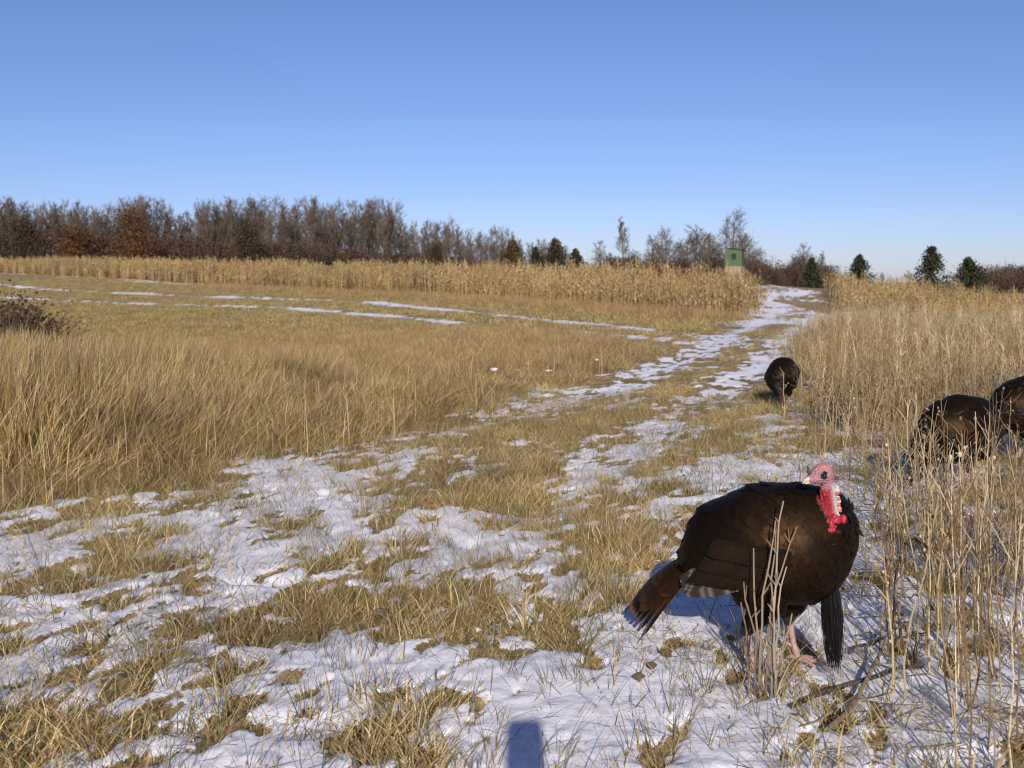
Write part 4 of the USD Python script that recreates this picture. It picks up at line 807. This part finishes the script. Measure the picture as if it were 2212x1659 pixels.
# ------------------------------------------------------------------ small things in the foreground
def ground_at(px, py): 
    p = disp(px, py); return np.array([p[0], p[1], float(ground_z(*p)[0])])
wc = ground_at(1655, 1515); cl = thing('weed_clump', wc); tag(cl, 'clump of tall bare weed stems standing right in front of the foreground gobbler', 'weed clump')
rng = np.random.default_rng(41)
for q, (dx, dz, h, bend) in enumerate([(-.03, 0, .62, .06), (.0, .01, .60, .09), (.02, 0, .68, .03), (.035, .02, .56, .02), (-.05, .0, .40, -.05), (.05, .02, .44, .05), (-.015, .02, .50, .0), (-.07, .02, .33, -.04), (.01, -.02, .36, .02), (.06, 0, .30, .03)]):
    s = Soup(); n = 8; t = np.linspace(0, 1, n); wob = np.cumsum(rng.normal(0, .006, n))
    P = np.stack([dx * .6 + bend * t ** 2.2 + wob, dz + 0 * t + rng.normal(0, .004, n), h * t - .03 - .03 * (t > .95) * (q < 3)], 1); c = np.array(((.30, .23, .16), (.25, .18, .12), (.36, .30, .22))[q % 3])
    v, f = tube(P, .0045 * (1 - .55 * t), 6); s.add(v, f, c)
    for k_ in range(5):
        i = int(rng.integers(2, n - 1)); a = rng.uniform(0, 6.28); L = rng.uniform(.02, .06); d = np.array([math.cos(a) * .6, math.sin(a) * .4, .8]); v, f = tube(P[i] + d * L * np.linspace(0, 1, 3)[:, None], [.002, .0017, .001], 4); s.add(v, f, c * .8)
    v, f, c2 = s.get(); obj('stem', (v, f), 'dry_weed', cl, col=c2)
s = Soup(); n = 26; v, f, c = blades(rng, np.column_stack([rng.normal(0, .05, (n, 2)), np.zeros(n)]), rng.uniform(.1, .3, n), rng.uniform(0, 6.28, n), rng.uniform(.1, .6, n), np.full(n, .006), pick(rng, n, WEED), rng.uniform(.3, 1.2, n), 4)
obj('dead_leaves', (v, f), 'dry_weed', cl, col=c)
def stick(name, pts, r, m, label, twigs=3, seed=1):
    rng = np.random.default_rng(seed); P = np.array(pts, float); k_ = 9; tt = np.linspace(0, len(P) - 1, k_); P = np.array([np.interp(tt, range(len(P)), P[:, c]) for c in range(3)]).T + rng.normal(0, .006, (k_, 3))
    ms = [tube(P, np.linspace(r, r * .45, k_), 7)]
    for q in range(twigs):
        i = int(rng.integers(2, k_ - 1)); d = rng.normal(0, 1, 3); d[2] = abs(d[2]) * .4; d /= np.linalg.norm(d); ms.append(tube(P[i] + d * rng.uniform(.05, .14) * np.linspace(0, 1, 4)[:, None] + rng.normal(0, .004, (4, 3)), [r * .45, r * .4, r * .3, r * .15], 5))
    s = Soup(); [s.add(*a) for a in ms]; v, f, c = s.get(); return tag(obj(name, (v, f), m), label, 'stick')
g = ground_at
stick('fallen_stick', [g(1700, 1545) + (0, 0, .03), g(1850, 1500) + (0, 0, .05), g(1960, 1470) + (0, 0, .06), g(2000, 1470) + (0, 0, .05)], .008, 'dark_stick', 'dark fallen stick lying on the snow at the lower right, under the gobbler', 5, 3)
stick('fallen_stick', [g(1790, 1610) + (0, 0, .03), g(1880, 1500) + (0, 0, .06), g(1900, 1440) + (0, 0, .09), g(1950, 1420) + (0, 0, .13)], .008, 'tan_stick', 'pale brown stick crossing the dark fallen stick at the lower right', 2, 4)
stick('fallen_stick', [g(1915, 1180) + (0, 0, .05), g(1985, 1195) + (0, 0, .06), g(2040, 1215) + (0, 0, .04)], .016, 'dark_stick', 'short thick dark stick among the weeds right of the gobbler', 2, 5)
stick('fallen_stick', [g(1830, 1420) + (0, 0, .03), g(1900, 1400) + (0, 0, .04), g(1990, 1395) + (0, 0, .05)], .006, 'dark_stick', 'thin dark twig on the snow just right of the gobbler beard', 4, 6)
for q, (a, b, r) in enumerate([(1440, 1437, .017), (1408, 1466, .014), (1380, 1492, .016), (1578, 1400, .014), (820, 1335, .024)]):
    m = trimesh.creation.icosphere(3, r); m.vertices *= 1 + 1.1 * (fbm(m.vertices * 90 + q * 9, 3, q)[:, None] - .5); m.vertices *= (1.15, 1, .75); m.apply_translation(g(a, b) + (0, 0, .03 + r * .35))
    tag(obj('dirt_clod', m, 'clod', smooth=True), 'small round brown dirt clod on the snow of the track, left of the gobbler', 'dirt clod', 'dirt clods on the snow')
for q, (a, b) in enumerate([(1030, 793), (1068, 790), (1122, 782), (1142, 776), (1185, 788), (1290, 772)]):
    p = disp(a, b, .12); zz = .1; m = trimesh.creation.icosphere(3, .05); m.vertices *= 1 + 1.5 * (fbm(m.vertices * 20 + q * 5, 3, q)[:, None] - .5); m.vertices *= np.array((1.5, 1, .6)) * (.4 + .07 * ((q * 5) % 6)); m.apply_translation((p[0], p[1], float(ground_z(*p)[0]) + .09 + .05 * (q % 2)))
    tag(obj('snow_clump', m, 'snow_clump_white', smooth=True), 'white snow clump caught in the grass beside the far track, left of the fork', 'snow clump', 'snow clumps in the grass')
# leafless dark shrub at the left edge, on the far side of the hollow
sx, sy = spot(20, 34), 34.0; rng = np.random.default_rng(61); s = Soup()
for q in range(900):
    az = rng.uniform(0, 6.28); el = rng.uniform(.25, 1.5); L = rng.uniform(.5, 1.45); o = np.append(rng.normal(0, .35, 2), 0); d = np.array([math.cos(az) * math.cos(el) * 1.35, math.sin(az) * math.cos(el), math.sin(el) * .95])
    v, f = tube(o + d * L * np.linspace(0, 1, 4)[:, None] + rng.normal(0, .05, (4, 3)), [.012, .010, .008, .005], 3, False); s.add(v, f, np.array((.085, .055, .035)) * rng.uniform(.6, 1.3))
P = rng.normal(0, 1, (2600, 3)) * (.65, .5, .42) + (0, 0, .6); P = P[P[:, 2] > 0]; v, f, c = leaf_quads(rng, P, .05, pick(rng, len(P), [((.07, .045, .028), 1)])); s2 = Soup().add(v, f, c)
sh = thing('shrub', (sx, sy, float(ground_z(sx, sy)[0])), 0, (1.35, 1.35, 1.3)); a = s.get(); obj('twigs', a[:2], 'bark', sh, col=a[2]); a = s2.get(); obj('leaves', a[:2], 'foliage', sh, col=a[2])
tag(sh, 'dark leafless shrub at the left edge of the picture, beyond the tall grass', 'shrub')
# the trail camera that takes the picture, on its stake: its shadow falls at the bottom of the frame
tc = thing('trail_camera', (.0, -.045, EYE)); tag(tc, 'small grey trail camera on a stake, its shadow on the snow at the bottom edge', 'trail camera')
hb = manifold3d.Manifold.batch_hull([manifold3d.Manifold.sphere(.022, 20).translate((sx_ * .03, sy_ * .015, sz_ * .052)) for sx_ in (-1, 1) for sy_ in (-1, 1) for sz_ in (-1, 1)]); obj('case', hb, 'plastic_grey', tc, smooth=40)
obj('stake', box(.045, .045, EYE + .05, (0, -.062, -.62)), 'grey_timber', tc)
